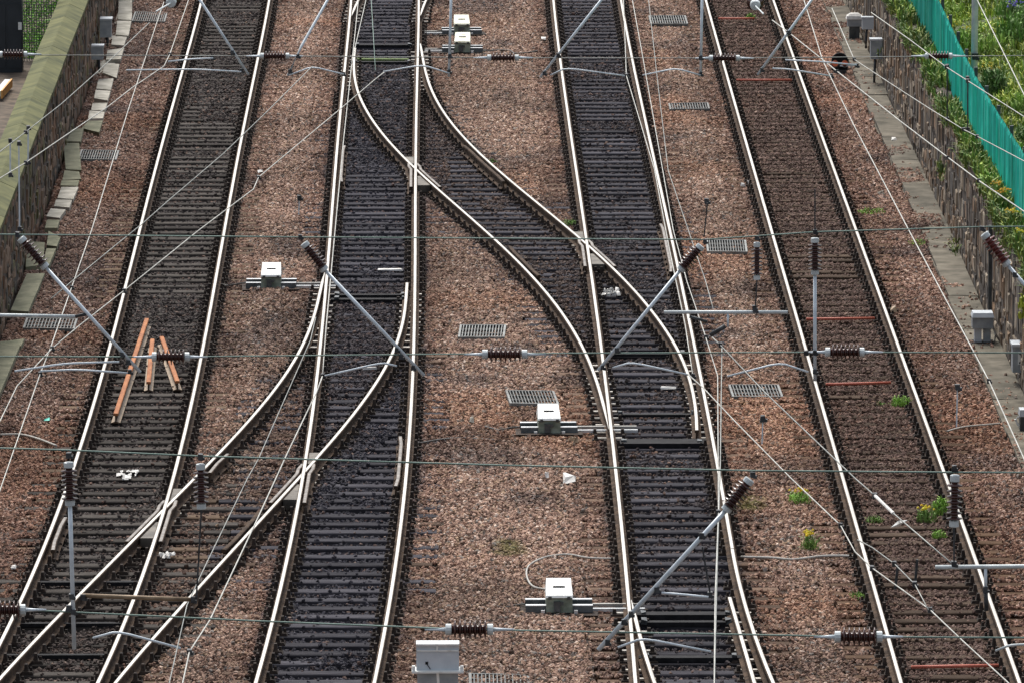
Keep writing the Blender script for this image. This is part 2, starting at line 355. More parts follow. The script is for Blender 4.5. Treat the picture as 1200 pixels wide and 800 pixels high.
# frogs: cast block between the crossing rails and two short wing rails
def frog(k, lnx, sx, main, sm):
    ys = np.arange(96, 180, 0.02); d = (lnx(ys) + sx * HG) - (main(ys) + sm * HG)
    i = int(np.argmin(np.abs(d))); yc = float(ys[i]); xc = float(main(yc) + sm * HG); t = TR[k]
    def at(ln, s, y, o): return float(ln(y)) + s * HG + o
    for (a, b) in ((yc - 2.2, yc - 0.9), (yc + 0.9, yc + 1.9)):
        vs = []
        for z in (RT - 0.17, RT - 0.035):
            for y in (a, b):
                x0, x1 = at(lnx, sx, y, 0), at(main, sm, y, 0); lo, hi = min(x0, x1), max(x0, x1)
                q = (lo + 0.036, hi - 0.036) if hi - lo > 0.08 else ((lo + hi) / 2 - 0.004, (lo + hi) / 2 + 0.004)
                vs += [(q[0], y, z), (q[1], y, z)]
        e = [vs[0], vs[1], vs[3], vs[2], vs[4], vs[5], vs[7], vs[6]]
        mb = MB(); mb.hexa(local(t, e)); mb.build('frog_casting', 'cast_steel', t)
    sgn = 1 if d[i + 60] > 0 else -1
    for (ln, s, o) in ((main, sm, 1), (lnx, sx, -1)):
        pts = []
        for j in range(9):
            y = yc - 2.6 + j * 0.42
            o2 = -o * sgn * (-0.085)
            pts.append((float(ln(y)) + s * HG + o2 * (1.0 if j < 7 else 1.5), y, 0))
        sweep_rail('wing_rail', local(t, pts), ['rail_dull', 'rail_side'], t, drop=0.008)
    return xc, yc
FROGS = [frog('X', LX, -1, LA, 1), frog('X', LX, 1, LB, -1), frog('Y', LY, -1, LB, 1), frog('Y', LY, 1, LC, -1)]
print('frogs', FROGS)

# chair (cast iron rail seat with two jaws, bolts)
mb = MB()
mb.box((0, 0, 0.020), (0.40, 0.20, 0.04), top=(0.9, 0.85))
for s in (-1, 1):
    mb.box((s * 0.100, 0, 0.082), (0.060, 0.15, 0.095), top=(0.6, 0.5))
    mb.box((s * 0.162, 0.0, 0.058), (0.045, 0.05, 0.06), top=(0.6, 0.6))
ME_CHAIR = mb.mesh('chair', ['chair_iron'])
mb = MB(); mb.box((0, 0, 0.014), (0.54, 0.19, 0.028), top=(0.94, 0.85)); mb.box((-0.21, 0, 0.055), (0.06, 0.12, 0.07), top=(0.7, 0.6)); mb.box((0.21, 0, 0.055), (0.06, 0.12, 0.07), top=(0.7, 0.6)); mb.box((0, 0.01, 0.033), (0.46, 0.09, 0.014), 1)
ME_SLIDE = mb.mesh('slide_chair', ['chair_iron', 'slide_plate'])
SL_CACHE = {}
def sleeper_mesh(L, m, var):
    L = round(L * 5) / 5; key = (L, m, var)
    if key not in SL_CACHE:
        mb = MB(); n = max(2, int(L / 0.9)); w = 0.125; r = random.Random(int(L * 100) + var)
        xs = [-L / 2 + L * i / n for i in range(n + 1)]; vs = []; fs = []
        prof = [(-w, -0.13), (w, -0.13), (w, -0.012), (w - 0.015, 0), (-w + 0.015, 0), (-w, -0.012)]
        for x in xs:
            dy, dz = r.uniform(-0.006, 0.006), r.uniform(-0.004, 0.003)
            for y, z in prof: vs.append((x + r.uniform(-0.004, 0.004), y + dy, z + dz))
        for i in range(n):
            for k in range(6): fs.append((i * 6 + k, i * 6 + (k + 1) % 6, (i + 1) * 6 + (k + 1) % 6, (i + 1) * 6 + k))
        fs.append((5, 4, 3, 2, 1, 0)); fs.append(tuple(n * 6 + k for k in range(6)))
        mb.add(vs, fs); SL_CACHE[key] = mb.mesh('sleeper', [m])
    return SL_CACHE[key]
SPACE = 0.655
SLEEPERS = []                                   # (x0, x1, y) footprints for the ballast
act = lambda y: [k for k, ok in (('A', True), ('B', True), ('C', True), ('D', True), ('X', y < xl + 1), ('Y', yl_lo - 1 < y < yl_hi + 1), ('G', y > 176), ('H', y < 110)) if ok]
LN = dict(A=LA, B=LB, C=LC, D=LD, X=LX, Y=LY, G=LG, H=LH)
SM = dict(A='sleeper_grey', B='sleeper_dark', C='sleeper_dark', D='sleeper_brown', X='sleeper_grey', Y='sleeper_dark', G='sleeper_dark', H='sleeper_dark')
SZ = RT - 0.159 - 0.036                          # sleeper top
def lay_sleepers():
    for grp, ph in (('ABCXYGH', 0.0), ('D', 0.31)):
        y = YMIN + ph + 1.0
        while y < YMAX - 0.5:
            yy = y + random.uniform(-0.025, 0.025); y += SPACE
            iv = []
            for k in act(yy):
                if k not in grp: continue
                c = float(LN[k](yy)); j = random.uniform(-0.06, 0.06)
                iv.append([c - 1.28 + j, c + 1.28 + j, [k]])
            iv.sort(key=lambda q: q[0]); merged = []
            for q in iv:
                if merged and q[0] < merged[-1][1] + 0.05:
                    merged[-1][1] = max(merged[-1][1], q[1]); merged[-1][2] += q[2]
                else: merged.append(q)
            split = []
            for x0, x1, ks in merged:                # very long rows are two timbers butted between the tracks
                if 'A' in ks and 'B' in ks:
                    xm = float(LA(yy) + LB(yy)) / 2 + random.uniform(-0.25, 0.25)
                    split += [[x0, xm - 0.01, [q for q in ks if q not in 'BYG']], [xm + 0.01, x1, [q for q in ks if q != 'A']]]
                else: split.append([x0, x1, ks])
            for x0, x1, ks in split:
                own = [k for k in ks if k in 'ABCD'] or ks
                if 'B' in own and len(own) > 1 and 'A' in own: own = ['A'] if 'A' in own and LX(yy) < (LA(yy) + LB(yy)) / 2 else ['B']
                k = own[0]; t = TR[k]; xm = (x0 + x1) / 2
                if not in_view(xm, yy, 0, 2.0 + (x1 - x0) / 2): continue
                mm = SM['B'] if 'B' in ks and 'A' not in ks else SM[k]
                if x1 - x0 > 2.9: mm = mm.replace('sleeper', 'bearer') if mm != 'sleeper_brown' else mm
                me = sleeper_mesh(x1 - x0, mm, random.randrange(3))
                dz = random.uniform(-0.012, 0.004); rz = random.uniform(-0.008, 0.008) + math.atan(LN[k].slope(yy)) * -0.5
                o = link('sleeper', me, t, (xm - t.location.x, yy - t.location.y, SZ + dz), rz)
                SLEEPERS.append((x0, x1, yy))
                # chairs where rails pass
                rx = []
                for kk in ks:
                    for ln, s, a, b in RAILS[kk]:
                        if a - 0.1 < yy < b + 0.1 and x0 - 0.05 < float(ln(yy)) + s * HG < x1 + 0.05: rx.append(float(ln(yy)) + s * HG)
                rx.sort(); i = 0
                while i < len(rx):
                    j = i
                    while j + 1 < len(rx) and rx[j + 1] - rx[j] < 0.26: j += 1
                    xx = (rx[i] + rx[j]) / 2
                    if in_view(xx, yy, 0, 0.6):
                        ch = link('slide_chair' if j > i else 'chair', ME_SLIDE if j > i else ME_CHAIR, o, (xx - xm, (xm - xx) * math.sin(rz), 0.001))
                    i = j + 1
lay_sleepers()
print('sleepers', len(SLEEPERS))

# ------------------------------------------------------------------ ballast stones
def make_ballast():
    N = 780000
    y = YMIN + (YMAX - YMIN) * rng.random(N); x = -7.1 + (9.10 + 7.1) * rng.random(N)
    keep = np.abs(x - y * math.tan(YAW)) < y * 600 / F_PX * 1.02 + 1.0
    x, y = x[keep], y[keep]
    n = len(x)
    ok0 = (x < 8.60 + 0.12 * vnoise(x, y, 0.8)) | (rng.random(n) < 0.05 * (vnoise(x, y, 1.5) > 0.45)) | (vnoise(x + 5, y, 2.0) + 0.25 * vnoise(x, y, 0.4) > 0.76)
    x, y = x[ok0], y[ok0]; n = len(x)
    dirt = np.zeros(n); level = 0.005 + 0.02 * vnoise(x, y, 1.3); four = np.zeros(n, bool); ok = np.ones(n, bool)
    tone = np.zeros((n, 3)); tw = np.zeros(n)
    spec = dict(A=(0.066, 0.058, 0.056), B=(0.049, 0.047, 0.058), C=(0.060, 0.053, 0.057), D=(0.135, 0.092, 0.078), X=(0.080, 0.058, 0.048), Y=(0.060, 0.050, 0.049))
    bur = np.zeros(n)
    level = np.where(x > 8.66, 0.068, level)
    level = level + np.where(x < 8.6, 0.075 * (vnoise(x, y, 2.4) - 0.5) + 0.03 * (vnoise(x, y, 0.6) - 0.5), 0)
    for k in 'ABCDXY':
        ln = LN[k]; d = x - ln(y); a = np.abs(d)
        on = np.ones(n, bool)
        if k == 'X': on = y < xl
        if k == 'Y': on = (y > yl_lo) & (y < yl_hi)
        a = np.where(on, a, 9.0)
        f = a < 0.75; four |= f
        wob = 0.16 * (vnoise(x + 31, y, 0.9) - 0.5)
        wgt = np.clip((1.02 + wob - a) / 0.22, 0, 1) * {'A': 0.95, 'B': 1.0, 'C': 0.97, 'D': 0.85, 'X': 0.55, 'Y': 0.85}[k]
        tone += wgt[:, None] * np.array(spec[k]); tw += wgt; dirt = np.maximum(dirt, wgt)
        level = np.where(f, -0.045, level)
        sh = (a >= 0.75) & (a < 1.35)
        level = np.where(sh, np.minimum(level, -0.018 + 0.05 * vnoise(x, y, 1.7)), level)
        level = np.where((a > 0.60) & (a < 0.92), -0.052, level)
        nb = vnoise(x + 7 * ord(k), y, 7.0) * 0.6 + vnoise(x, y, 1.1) * 0.4
        nb = nb + (0.13 * np.clip(1 - np.abs(y - 162) / 14, 0, 1) if k == 'A' else 0.10 * np.clip(1 - np.abs(y - 158) / 12, 0, 1) if k == 'C' else 0.10 * np.clip(1 - np.abs(y - 164) / 7, 0, 1) if k == 'B' else 0)
        b = np.where(nb > {'A': 0.60, 'B': 0.66, 'C': 0.60, 'D': 0.27, 'X': 0.55, 'Y': 0.60}[k], 1.0, 0.0)
        b = np.where(sh, np.where(nb > (0.36 if k == 'B' else 0.44), 1.0, 0.0), b)
        bur = np.where(a < 1.4, np.maximum(bur, b), bur)
    # rails of the turnouts too
    for k in ('G', 'H', 'X', 'Y'):
        for ln, s, a0, b0 in RAILS[k]:
            ok &= ~((np.abs(x - ln(y) - s * HG) < 0.10) & (y > a0) & (y < b0))
    for q_, s, a0, b0 in RAILS['C'][2:]: ok &= ~((np.abs(x - q_(y) - s * HG) < 0.08) & (y < b0))
    for key in 'ABCD':
        for s in (-1, 1): ok &= np.abs(x - LN[key](y) - s * HG) > 0.075
    # sleepers: bare unless buried
    rows = {}
    under = np.zeros(n, bool)
    sx = np.array(SLEEPERS); order = np.argsort(y); ysrt = y[order]
    for x0, x1, yy in SLEEPERS:
        i0, i1 = np.searchsorted(ysrt, [yy - 0.15, yy + 0.15]); ids = order[i0:i1]
        m = (x[ids] > x0 - 0.02) & (x[ids] < x1 + 0.02); under[ids[m]] = True
    bury = under & (rng.random(n) < np.where(bur > 0.5, 0.55, 0.055))
    ok &= (~under) | bury
    level = np.where(bury, SZ + 0.004, level)
    level = np.where((bur > 0.5) & ~under & four, -0.022, level)
    x, y, level, dirt, tone, tw = x[ok], y[ok], level[ok], dirt[ok], tone[ok], tw[ok]; n = len(x)
    size = 0.0235 * (0.60 + 0.85 * rng.random(n) ** 1.5) * (1 + 0.0022 * (y - 100))
    z = level - 0.006 + 0.016 * (rng.random(n) - 0.5)
    pal = np.array([(0.32, 0.210, 0.162), (0.25, 0.158, 0.120), (0.39, 0.270, 0.212), (0.20, 0.128, 0.102), (0.31, 0.215, 0.15), (0.20, 0.178, 0.162), (0.10, 0.068, 0.052), (0.52, 0.41, 0.345)])
    pr = np.array([0.22, 0.2, 0.15, 0.12, 0.11, 0.06, 0.08, 0.06])
    col = pal[rng.choice(len(pal), n, p=pr)]
    big = vnoise(x, y, 2.6)[:, None]; col = col * (0.84 + 0.55 * big) * np.array([1.06, 1.075, 1.055])
    # warm orange patches, mauve stone right of the last track, darker stone by the left wall
    warm = np.clip((vnoise(x + 90, y, 3.5) - 0.6) * 3, 0, 1)[:, None]; col = col * (1 - warm * (1 - np.array([1.05, 0.92, 0.82])))
    right = np.clip((x - LD(y) - 0.4) / 0.5, 0, 1)[:, None]; col = col * (1 - right * (1 - np.array([0.92, 0.88, 0.89])))
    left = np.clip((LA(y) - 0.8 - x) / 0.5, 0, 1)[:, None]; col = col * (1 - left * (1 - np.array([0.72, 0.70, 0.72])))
    st = np.clip((vnoise(x + 17, y * 0.5, 0.8) * 0.6 + vnoise(x + 3, y, 3.0) * 0.4 - 0.60) * 6, 0, 1)[:, None]; col = col * (1 - st * np.array([0.42, 0.40, 0.36]))   # oily and rusty stains
    near_rail = np.clip((1.5 - np.min([np.abs(x - LN[k](y)) for k in 'ABCD'], axis=0)) / 0.5, 0, 1)[:, None]
    col = col * (1 - near_rail * 0.28 * np.array([0.8, 1.0, 1.05]))
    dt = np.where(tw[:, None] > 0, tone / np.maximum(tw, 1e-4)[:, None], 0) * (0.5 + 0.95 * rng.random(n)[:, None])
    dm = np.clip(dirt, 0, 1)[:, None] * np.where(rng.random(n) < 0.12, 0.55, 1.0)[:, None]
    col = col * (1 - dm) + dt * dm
    for (u, v, rx_, ry_) in ((596, 642, 0.30, 0.7), (880, 590, 0.25, 0.9)):      # mossy stones
        c0 = P(u, v, 0); q = ((x - c0.x) / rx_) ** 2 + ((y - c0.y) / ry_) ** 2 + vnoise(x, y, 0.2)
        mk = np.clip(1.5 - q, 0, 1)[:, None] * 0.75; col = col * (1 - mk) + np.array([0.13, 0.14, 0.03]) * mk
    me = bpy.data.meshes.new('ballast'); me.vertices.add(n)
    me.vertices.foreach_set('co', np.stack([x, y, z], 1).astype(np.float32).ravel())
    ca = me.attributes.new('tint', 'FLOAT_COLOR', 'POINT')
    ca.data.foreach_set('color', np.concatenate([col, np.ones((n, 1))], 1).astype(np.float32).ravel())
    ra = me.attributes.new('turn', 'FLOAT_VECTOR', 'POINT')
    ra.data.foreach_set('vector', (rng.random((n, 3)) * 6.283).astype(np.float32).ravel())
    sa = me.attributes.new('size', 'FLOAT_VECTOR', 'POINT')
    sc = size[:, None] * (0.75 + 0.5 * rng.random((n, 3)))
    sa.data.foreach_set('vector', sc.astype(np.float32).ravel())
    me.update()
    o = link('ballast', me); tag(o, 'crushed brown ballast stones, black with grime between the rails', 'ballast', kind='stuff')
    ng = bpy.data.node_groups.new('ballast_stones', 'GeometryNodeTree')
    ng.interface.new_socket('Geometry', in_out='INPUT', socket_type='NodeSocketGeometry')
    ng.interface.new_socket('Geometry', in_out='OUTPUT', socket_type='NodeSocketGeometry')
    N_ = ng.nodes.new; L_ = ng.links.new
    gi, go = N_('NodeGroupInput'), N_('NodeGroupOutput')
    join = N_('GeometryNodeGeometryToInstance')
    for i in range(5):
        ico = N_('GeometryNodeMeshIcoSphere'); ico.inputs['Radius'].default_value = 1.0; ico.inputs['Subdivisions'].default_value = 1
        sp = N_('GeometryNodeSetPosition'); nz = N_('ShaderNodeTexNoise'); nz.noise_dimensions = '4D'
        nz.inputs['W'].default_value = i * 3.7 + 0.4; nz.inputs['Scale'].default_value = 1.3; nz.inputs['Detail'].default_value = 1
        sub = N_('ShaderNodeVectorMath'); sub.operation = 'SUBTRACT'; sub.inputs[1].default_value = (0.5, 0.5, 0.5)
        scl = N_('ShaderNodeVectorMath'); scl.operation = 'SCALE'; scl.inputs['Scale'].default_value = 2.2
        L_(nz.outputs['Color'], sub.inputs[0]); L_(sub.outputs[0], scl.inputs[0]); L_(scl.outputs[0], sp.inputs['Offset'])
        L_(ico.outputs['Mesh'], sp.inputs['Geometry'])
        sm = N_('GeometryNodeSetMaterial'); sm.inputs['Material'].default_value = MATS['stone']
        ss = N_('GeometryNodeSetShadeSmooth'); ss.inputs['Shade Smooth'].default_value = False
        L_(sp.outputs[0], ss.inputs[0]); L_(ss.outputs[0], sm.inputs[0]); L_(sm.outputs[0], join.inputs['Geometry'])
    iop = N_('GeometryNodeInstanceOnPoints'); iop.inputs['Pick Instance'].default_value = True
    L_(gi.outputs[0], iop.inputs['Points']); L_(join.outputs[0], iop.inputs['Instance'])
    a1 = N_('GeometryNodeInputNamedAttribute'); a1.data_type = 'FLOAT_VECTOR'; a1.inputs['Name'].default_value = 'turn'
    a2 = N_('GeometryNodeInputNamedAttribute'); a2.data_type = 'FLOAT_VECTOR'; a2.inputs['Name'].default_value = 'size'
    e2r = N_('FunctionNodeEulerToRotation'); L_(a1.outputs['Attribute'], e2r.inputs[0]); L_(e2r.outputs[0], iop.inputs['Rotation'])
    L_(a2.outputs['Attribute'], iop.inputs['Scale'])
    L_(iop.outputs[0], go.inputs[0])
    md = o.modifiers.new('stones', 'NODES'); md.node_group = ng
    print('stones', n)
make_ballast()

# ------------------------------------------------------------------ stone walls
def stone_wall(name, label, X, face, y0, y1, H, pal, parts_y, body_w, sh, sl):
    """wall along Y with its face at X looking towards face(+1/-1); courses of separate rough stones"""
    t = thing(name, label, 'wall', (X, (y0 + y1) / 2, 0)); ox, oy = t.location.x, t.location.y
    mb = MB(); mb.box((-face * (body_w / 2), 0, H / 2 - 0.1), (body_w, y1 - y0, H + 0.18)); mb.build('core', 'wall_mortar', t)
    rest = MB(); r = random.Random(5); z = -0.08; nparts = 0
    cand = []
    while z < H - 0.06:
        h = r.uniform(*sh); h = min(h, H - 0.004 - z); y = y0 + r.uniform(0, 0.3)
        while y < y1:
            L = r.uniform(*sl); L = min(L, y1 - y)
            if L > 0.12: cand.append((y, max(-0.1, z + r.uniform(-0.09, 0.05)), L, min(h * r.uniform(0.7, 1.3), H + 0.02 - z), r.choice(pal), r.uniform(0.75, 1.25), r.uniform(0.004, 0.03), r.random()))
            y += L
        z += h
    near = sorted(cand, key=lambda c: abs(c[0] + c[2] / 2 - parts_y))[:280]; ns = set(id(c) for c in near)
    for c in cand:
        y, z, L, h, col, br, pro, q = c
        part = id(c) in ns
        mb = MB() if part else rest; br = br * (1.3 if face < 0 else 1.1)
        g = 0.006; cc = tuple(v * br for v in col)
        a, b = y + g - oy, y + L - g - oy; zz0, zz1 = z + g, z + h - g
        j = lambda s: (random.random() - 0.5) * s
        i0, i1 = -0.03 * face, pro * face
        bb = 0.34 * min(L, h)
        e = [(i0, a, zz0), (i1, a + bb * random.random(), zz0 + bb * random.random()), (i1 + j(0.03), b - bb * random.random(), zz0 + bb * random.random()), (i0, b, zz0),
             (i0, a, zz1), (i1 + j(0.03), a + bb * random.random(), zz1 - bb * random.random()), (i1, b - bb * random.random(), zz1 - bb * random.random()), (i0, b, zz1)]
        mb.hexa(e, 0, cc)
        if part: mb.build('stone', 'wall_stone', t)
    o = rest.build('far_stones', 'wall_stone', t); o['kind'] = 'stuff'
    return t
pal_r = [(0.13, 0.10, 0.072), (0.20, 0.16, 0.115), (0.09, 0.072, 0.058), (0.18, 0.115, 0.07), (0.075, 0.068, 0.062), (0.25, 0.21, 0.16), (0.13, 0.088, 0.055), (0.055, 0.045, 0.036), (0.11, 0.09, 0.07)]
pal_l = [(0.11, 0.07, 0.045), (0.15, 0.098, 0.063), (0.07, 0.055, 0.035), (0.15, 0.085, 0.05), (0.055, 0.046, 0.035), (0.19, 0.13, 0.09), (0.09, 0.08, 0.03)]
wl_ = stone_wall('retaining_wall', 'rough rubble stone wall with green mossy sloped coping slabs', -7.16, 1, 118, 192, 1.80, pal_l, 148, 0.45, (0.14, 0.42), (0.2, 0.6))
wr_ = stone_wall('retaining_wall', 'tall grey-brown rubble wall rising from the concrete walkway below the teal fence', 9.18, -1, 110, 192, 2.10, pal_r, 139, 0.40, (0.14, 0.48), (0.15, 0.5))
# coping slabs with a ridge
y = 118.3
while y < 191:
    L = random.uniform(1.5, 2.3); mb = MB()
    sec = [(-0.50, 0), (0.06, 0), (0.07, 0.10), (-0.22, 0.24), (-0.50, 0.16)]
    a, b = 0.006, L - 0.006; n = len(sec); dz = random.uniform(-0.002, 0.002); dx = random.uniform(-0.006, 0.006)
    vs = [(p + dx, yy, q + dz) for yy in (a, b) for p, q in sec]
    fs = [tuple(range(n)), tuple(range(2 * n - 1, n - 1, -1))] + [(k, n + k, n + (k + 1) % n, (k + 1) % n) for k in range(n)]
    mb.add(vs, fs); mb.build('coping_slab', 'coping', wl_, loc=(0, y - wl_.location.y, 1.805)); y += L

# ------------------------------------------------------------------ land behind the walls
def sheet(name, xs, ys, zf, m, label):
    vs = []; fs = []
    for yy in ys:
        for xx in xs: vs.append((xx, yy, zf(xx, yy)))
    n = len(xs)
    for j in range(len(ys) - 1):
        for i in range(n - 1): fs.append((j * n + i, j * n + i + 1, (j + 1) * n + i + 1, (j + 1) * n + i))
    mb = MB(); mb.add(vs, fs); o = mb.build(name, m, smooth=True); tag(o, label, kind='structure'); return o
bank_z = lambda xx, yy: 1.98 + max(0, xx - 9.9) * 0.22 + 0.10 * (float(vnoise(xx, yy, 1.6)) - 0.5) * (1 if xx > 9.8 else 0.3)
sheet('bank_terrain', [9.50, 9.62, 9.8, 10.1, 10.5, 11, 12, 13.5, 16, 25, 60], [105 + i * 1.5 for i in range(66)], bank_z, 'soil_green', 'grassy bank rising behind the stone wall and teal fence')
LZ = 0.75
lz = lambda xx, yy: LZ + 0.06 * (float(vnoise(xx, yy, 1.3)) - 0.5) + max(0, -8.2 - xx) * 0.02
sheet('terrain', [-60, -25, -15, -12, -10.5, -9.5, -9, -8.5, -8, -7.62], [112 + i * 1.5 for i in range(60)], lz, 'earth', 'earth and grass ground behind the mossy wall')

# ------------------------------------------------------------------ concrete walkway slabs on the right
wk = MB(); wk.box((8.90, 145, -0.03), (0.52, 90, 0.06)); wko = wk.build('path', 'path_concrete'); tag(wko, 'worn concrete walkway along the foot of the wall', kind='structure')
y = 112.0
while y < 188:
    L = random.uniform(2.4, 4.2); mb = MB(); mb.box((8.90 + random.uniform(-0.02, 0.02), y + L / 2, 0.035 + random.uniform(-0.008, 0.008)), (0.50, L - 0.03, 0.07), jit=0.012)
    mb.build('slab', 'path_concrete' , wko); y += L

# ------------------------------------------------------------------ cable trough lids on the left
TILE = 5.715
lids = [ [(795,0),(885,0),(884,95),(792,95)], [(792,98),(884,98),(880,135),(790,130)], [(785,137),(880,142),(860,240),(775,235)], [(755,240),(850,250),(830,305),(745,300)],
 [(720,335),(832,322),(808,400),(710,400)], [(700,420),(800,430),(780,520),(690,490)], [(660,530),(760,530),(742,600),(645,595)], [(640,602),(740,607),(720,672),(630,662)], [(620,690),(720,692),(702,740),(610,740)], [(600,745),(700,748),(690,795),(590,795)],
 [(590,930-130*1),(690,930-130),(675,870),(545,850)] ]
lids[10] = [(592,812),(688,805),(664,890),(545,855)]
t2 = [ [(450,125),(560,120),(540,208),(425,203)], [(425,217),(530,217),(545,393),(440,393)], [(432,402),(530,405),(542,458),(418,462)], [(412,470),(530,465),(520,505),(405,500)], [(410,510),(525,512),(490,588),(385,583)], [(375,598),(482,595),(465,648),(362,640)], [(340,655),(440,660),(400,722),(310,705)], [(315,727),(400,732),(385,785),(300,785)] ]
t3 = [ [(325,60),(405,100),(380,165),(312,155)], [(310,175),(375,180),(330,290),(288,290)], [(180,130),(300,140),(288,290),(172,300)], [(180,345),(300,345),(190,600),(70,595)] ]
t8 = [ [(0,82),(132,90),(-10,420),(-160,400)], [(0,62),(165,40),(140,82),(0,78)], [(-175,440),(-20,450),(-140,640),(-330,630)] ]
LID = [[(u / TILE, v / TILE) for u, v in q] for q in lids] + [[(u / TILE, v / TILE + 130) for u, v in q] for q in t2] + [[(u / TILE, v / TILE + 260) for u, v in q] for q in t3] + [[(u / TILE, v / TILE + 390) for u, v in q] for q in t8]
tro = thing('cable_trough', 'row of worn concrete trough lids stepping along the foot of the mossy wall', 'cable trough', (-6.9, 150, 0))
mb = MB()
mb.box((0, 26.0, -0.02), (0.30, 18, 0.10)); mb.build('trough', 'concrete', tro)
for i, q in enumerate(LID):
    zt = 0.11 if i > 17 else 0.10
    c = [P(u, v, zt) for u, v in q]                 # far-left, far-right, near-right, near-left
    c = [Vector((p.x, p.y, zt + random.uniform(-0.012, 0.012))) for p in c]
    far_l, far_r, near_r, near_l = c
    dn = Vector((0, 0, 0.085))
    e = [near_l - dn, near_r - dn, far_r - dn, far_l - dn, near_l, near_r, far_r, far_l]
    mb = MB(); mb.hexa(local(tro, e)); mb.build('lid', 'concrete_moss' if (i in (10, 11, 12, 13, 14) or i > 17) else 'concrete', tro)
# far lids beyond the frame so that the row goes on
for j in range(4):
    mb = MB(); mb.box((-0.04 + random.uniform(-.03, .03), 33.2 + j * 1.9, 0.06), (0.30, 1.85, 0.085)); mb.build('lid', 'concrete', tro)
mb = MB(); p = P(67, 159, 0.02); mb.box((0, 0, 0.0), (0.25, 0.55, 0.03)); tag(mb.build('plate', 'black', loc=p), 'small black plate lying on the ballast beside the trough lids', 'plate')

# ------------------------------------------------------------------ teal fence
fy0, fy1 = 118.0, 191.0
FX = 9.44; FZ0, FZ1 = 2.02, 3.25
fx = lambda y: FX + 0.05 * math.sin(y * 0.21)
fe = thing('palisade_fence', 'teal green metal fence of close vertical pales on top of the stone wall', 'fence', (FX, 150, FZ0))
mb = MB(); mb.box((0, 0, 0), (0.014, 0.078, 1.0)); me_p = bpy.data.meshes.new('pale')
def pale_mb(mb, x, y, z0, z1, rz):
    M = Matrix.Translation((x, y, (z0 + z1) / 2)) @ Matrix.Rotation(rz, 4, 'Z')
    mb.box((0, 0, 0), (0.016, 0.086, z1 - z0), M=M)
mbp = MB(); mbp.add([(-.008, -.043, 0), (.008, -.043, 0), (.008, .043, 0), (-.008, .043, 0), (-.008, -.043, 1.13), (.008, -.043, 1.13), (.008, .043, 1.13), (-.008, .043, 1.13), (0, 0, 1.2)],
     [(0, 3, 2, 1), (0, 1, 5, 4), (1, 2, 6, 5), (2, 3, 7, 6), (3, 0, 4, 7), (4, 5, 8), (5, 6, 8), (6, 7, 8), (7, 4, 8)])
ME_PALE = mbp.mesh('pale', ['teal']); rest = MB(); y = fy0; k = 0
while y < fy1:
    loc = (fx(y) - FX, y - 150, random.uniform(-0.02, 0.02)); rz = random.uniform(-0.6, 0.6) + 0.3 * math.sin(y * 2.3)
    if 125 < y < 155.5 and k < 295:
        o = link('pale', ME_PALE, fe, loc, rz); k += 1
    else:
        M = Matrix.Translation(loc) @ Matrix.Rotation(rz, 4, 'Z'); rest.add([M @ Vector(v) for v in mbp.v], mbp.f)
    y += 0.105
ro = rest.build('far_pales', 'teal', fe); ro['kind'] = 'stuff'
for z in (0.22, 0.98):
    mb = MB(); ys = [fy0 + i * 1.0 for i in range(int(fy1 - fy0) + 1)]
    mb.tube([(fx(q) - FX + 0.035, q - 150, z) for q in ys], 0.022, 5); mb.build('fence_rail', 'teal', fe)
y = fy0
while y < fy1:
    mb = MB(); mb.box((fx(y) - FX + 0.075, y - 150, 0.55), (0.06, 0.06, 1.34)); mb.build('post', 'steel_dark', fe); y += 2.75

# ------------------------------------------------------------------ vegetation
def blades(name, pts, hts, cols, wid, lean, label, cat, kind=None, seg=2, parent=None):
    """leaf blades as crossing bent quads; pts (n,3)"""
    n = len(pts); ang = rng.random(n) * 6.283; ln = lean * rng.random(n)
    dx, dy = np.cos(ang), np.sin(ang); px, py = -dy, dx
    base = pts; w = wid * (0.6 + 0.8 * rng.random(n))
    mid = base + np.stack([dx * ln * hts * 0.4, dy * ln * hts * 0.4, hts * 0.6], 1)
    tip = base + np.stack([dx * ln * hts, dy * ln * hts, hts * (1 - 0.35 * ln)], 1)
    a = np.stack([px * w / 2, py * w / 2, 0 * w], 1)
    V = np.stack([base - a * 0.6, base + a * 0.6, mid + a, mid - a, tip], 1).reshape(-1, 3)
    me = bpy.data.meshes.new(name); idx = np.arange(n) * 5
    faces = [(i, i + 1, i + 2, i + 3) for i in idx] + [(i + 3, i + 2, i + 4) for i in idx]
    me.from_pydata(V.tolist(), [], [tuple(int(q) for q in f) for f in faces]); me.materials.append(MATS['leaf'])
    ca = me.color_attributes.new('tint', 'FLOAT_COLOR', 'POINT')
    cc = np.repeat(np.concatenate([cols, np.ones((n, 1))], 1), 5, axis=0); ca.data.foreach_set('color', cc.astype(np.float32).ravel())
    o = link(name, me, parent); 
    if label: tag(o, label, cat, kind=kind)
    return o
GREENS = np.array([(0.10, 0.17, 0.03), (0.07, 0.13, 0.025), (0.15, 0.21, 0.04), (0.05, 0.09, 0.02), (0.19, 0.23, 0.06), (0.09, 0.15, 0.05)])
def greens(n, x=None, y=None, s=1.0):
    c = GREENS[rng.integers(0, len(GREENS), n)] * (0.7 + 0.6 * rng.random((n, 1)))
    if x is not None: c = c * (0.45 + 1.1 * vnoise(x, y, s)[:, None])  # patchy darkening paints the dark gaps between plants into the blade colour
    return c
bank_zv = lambda x, y: 1.98 + np.clip(x - 9.9, 0, None) * 0.22
n = 90000
x = 9.55 + 5.2 * rng.random(n) ** 1.2; y = 112 + 78 * rng.random(n)
m = (np.abs(x - y * math.tan(YAW)) < y * 600 / F_PX + 1.0) & (vnoise(x, y, 0.9) > 0.22); x, y = x[m], y[m]; n = len(x)
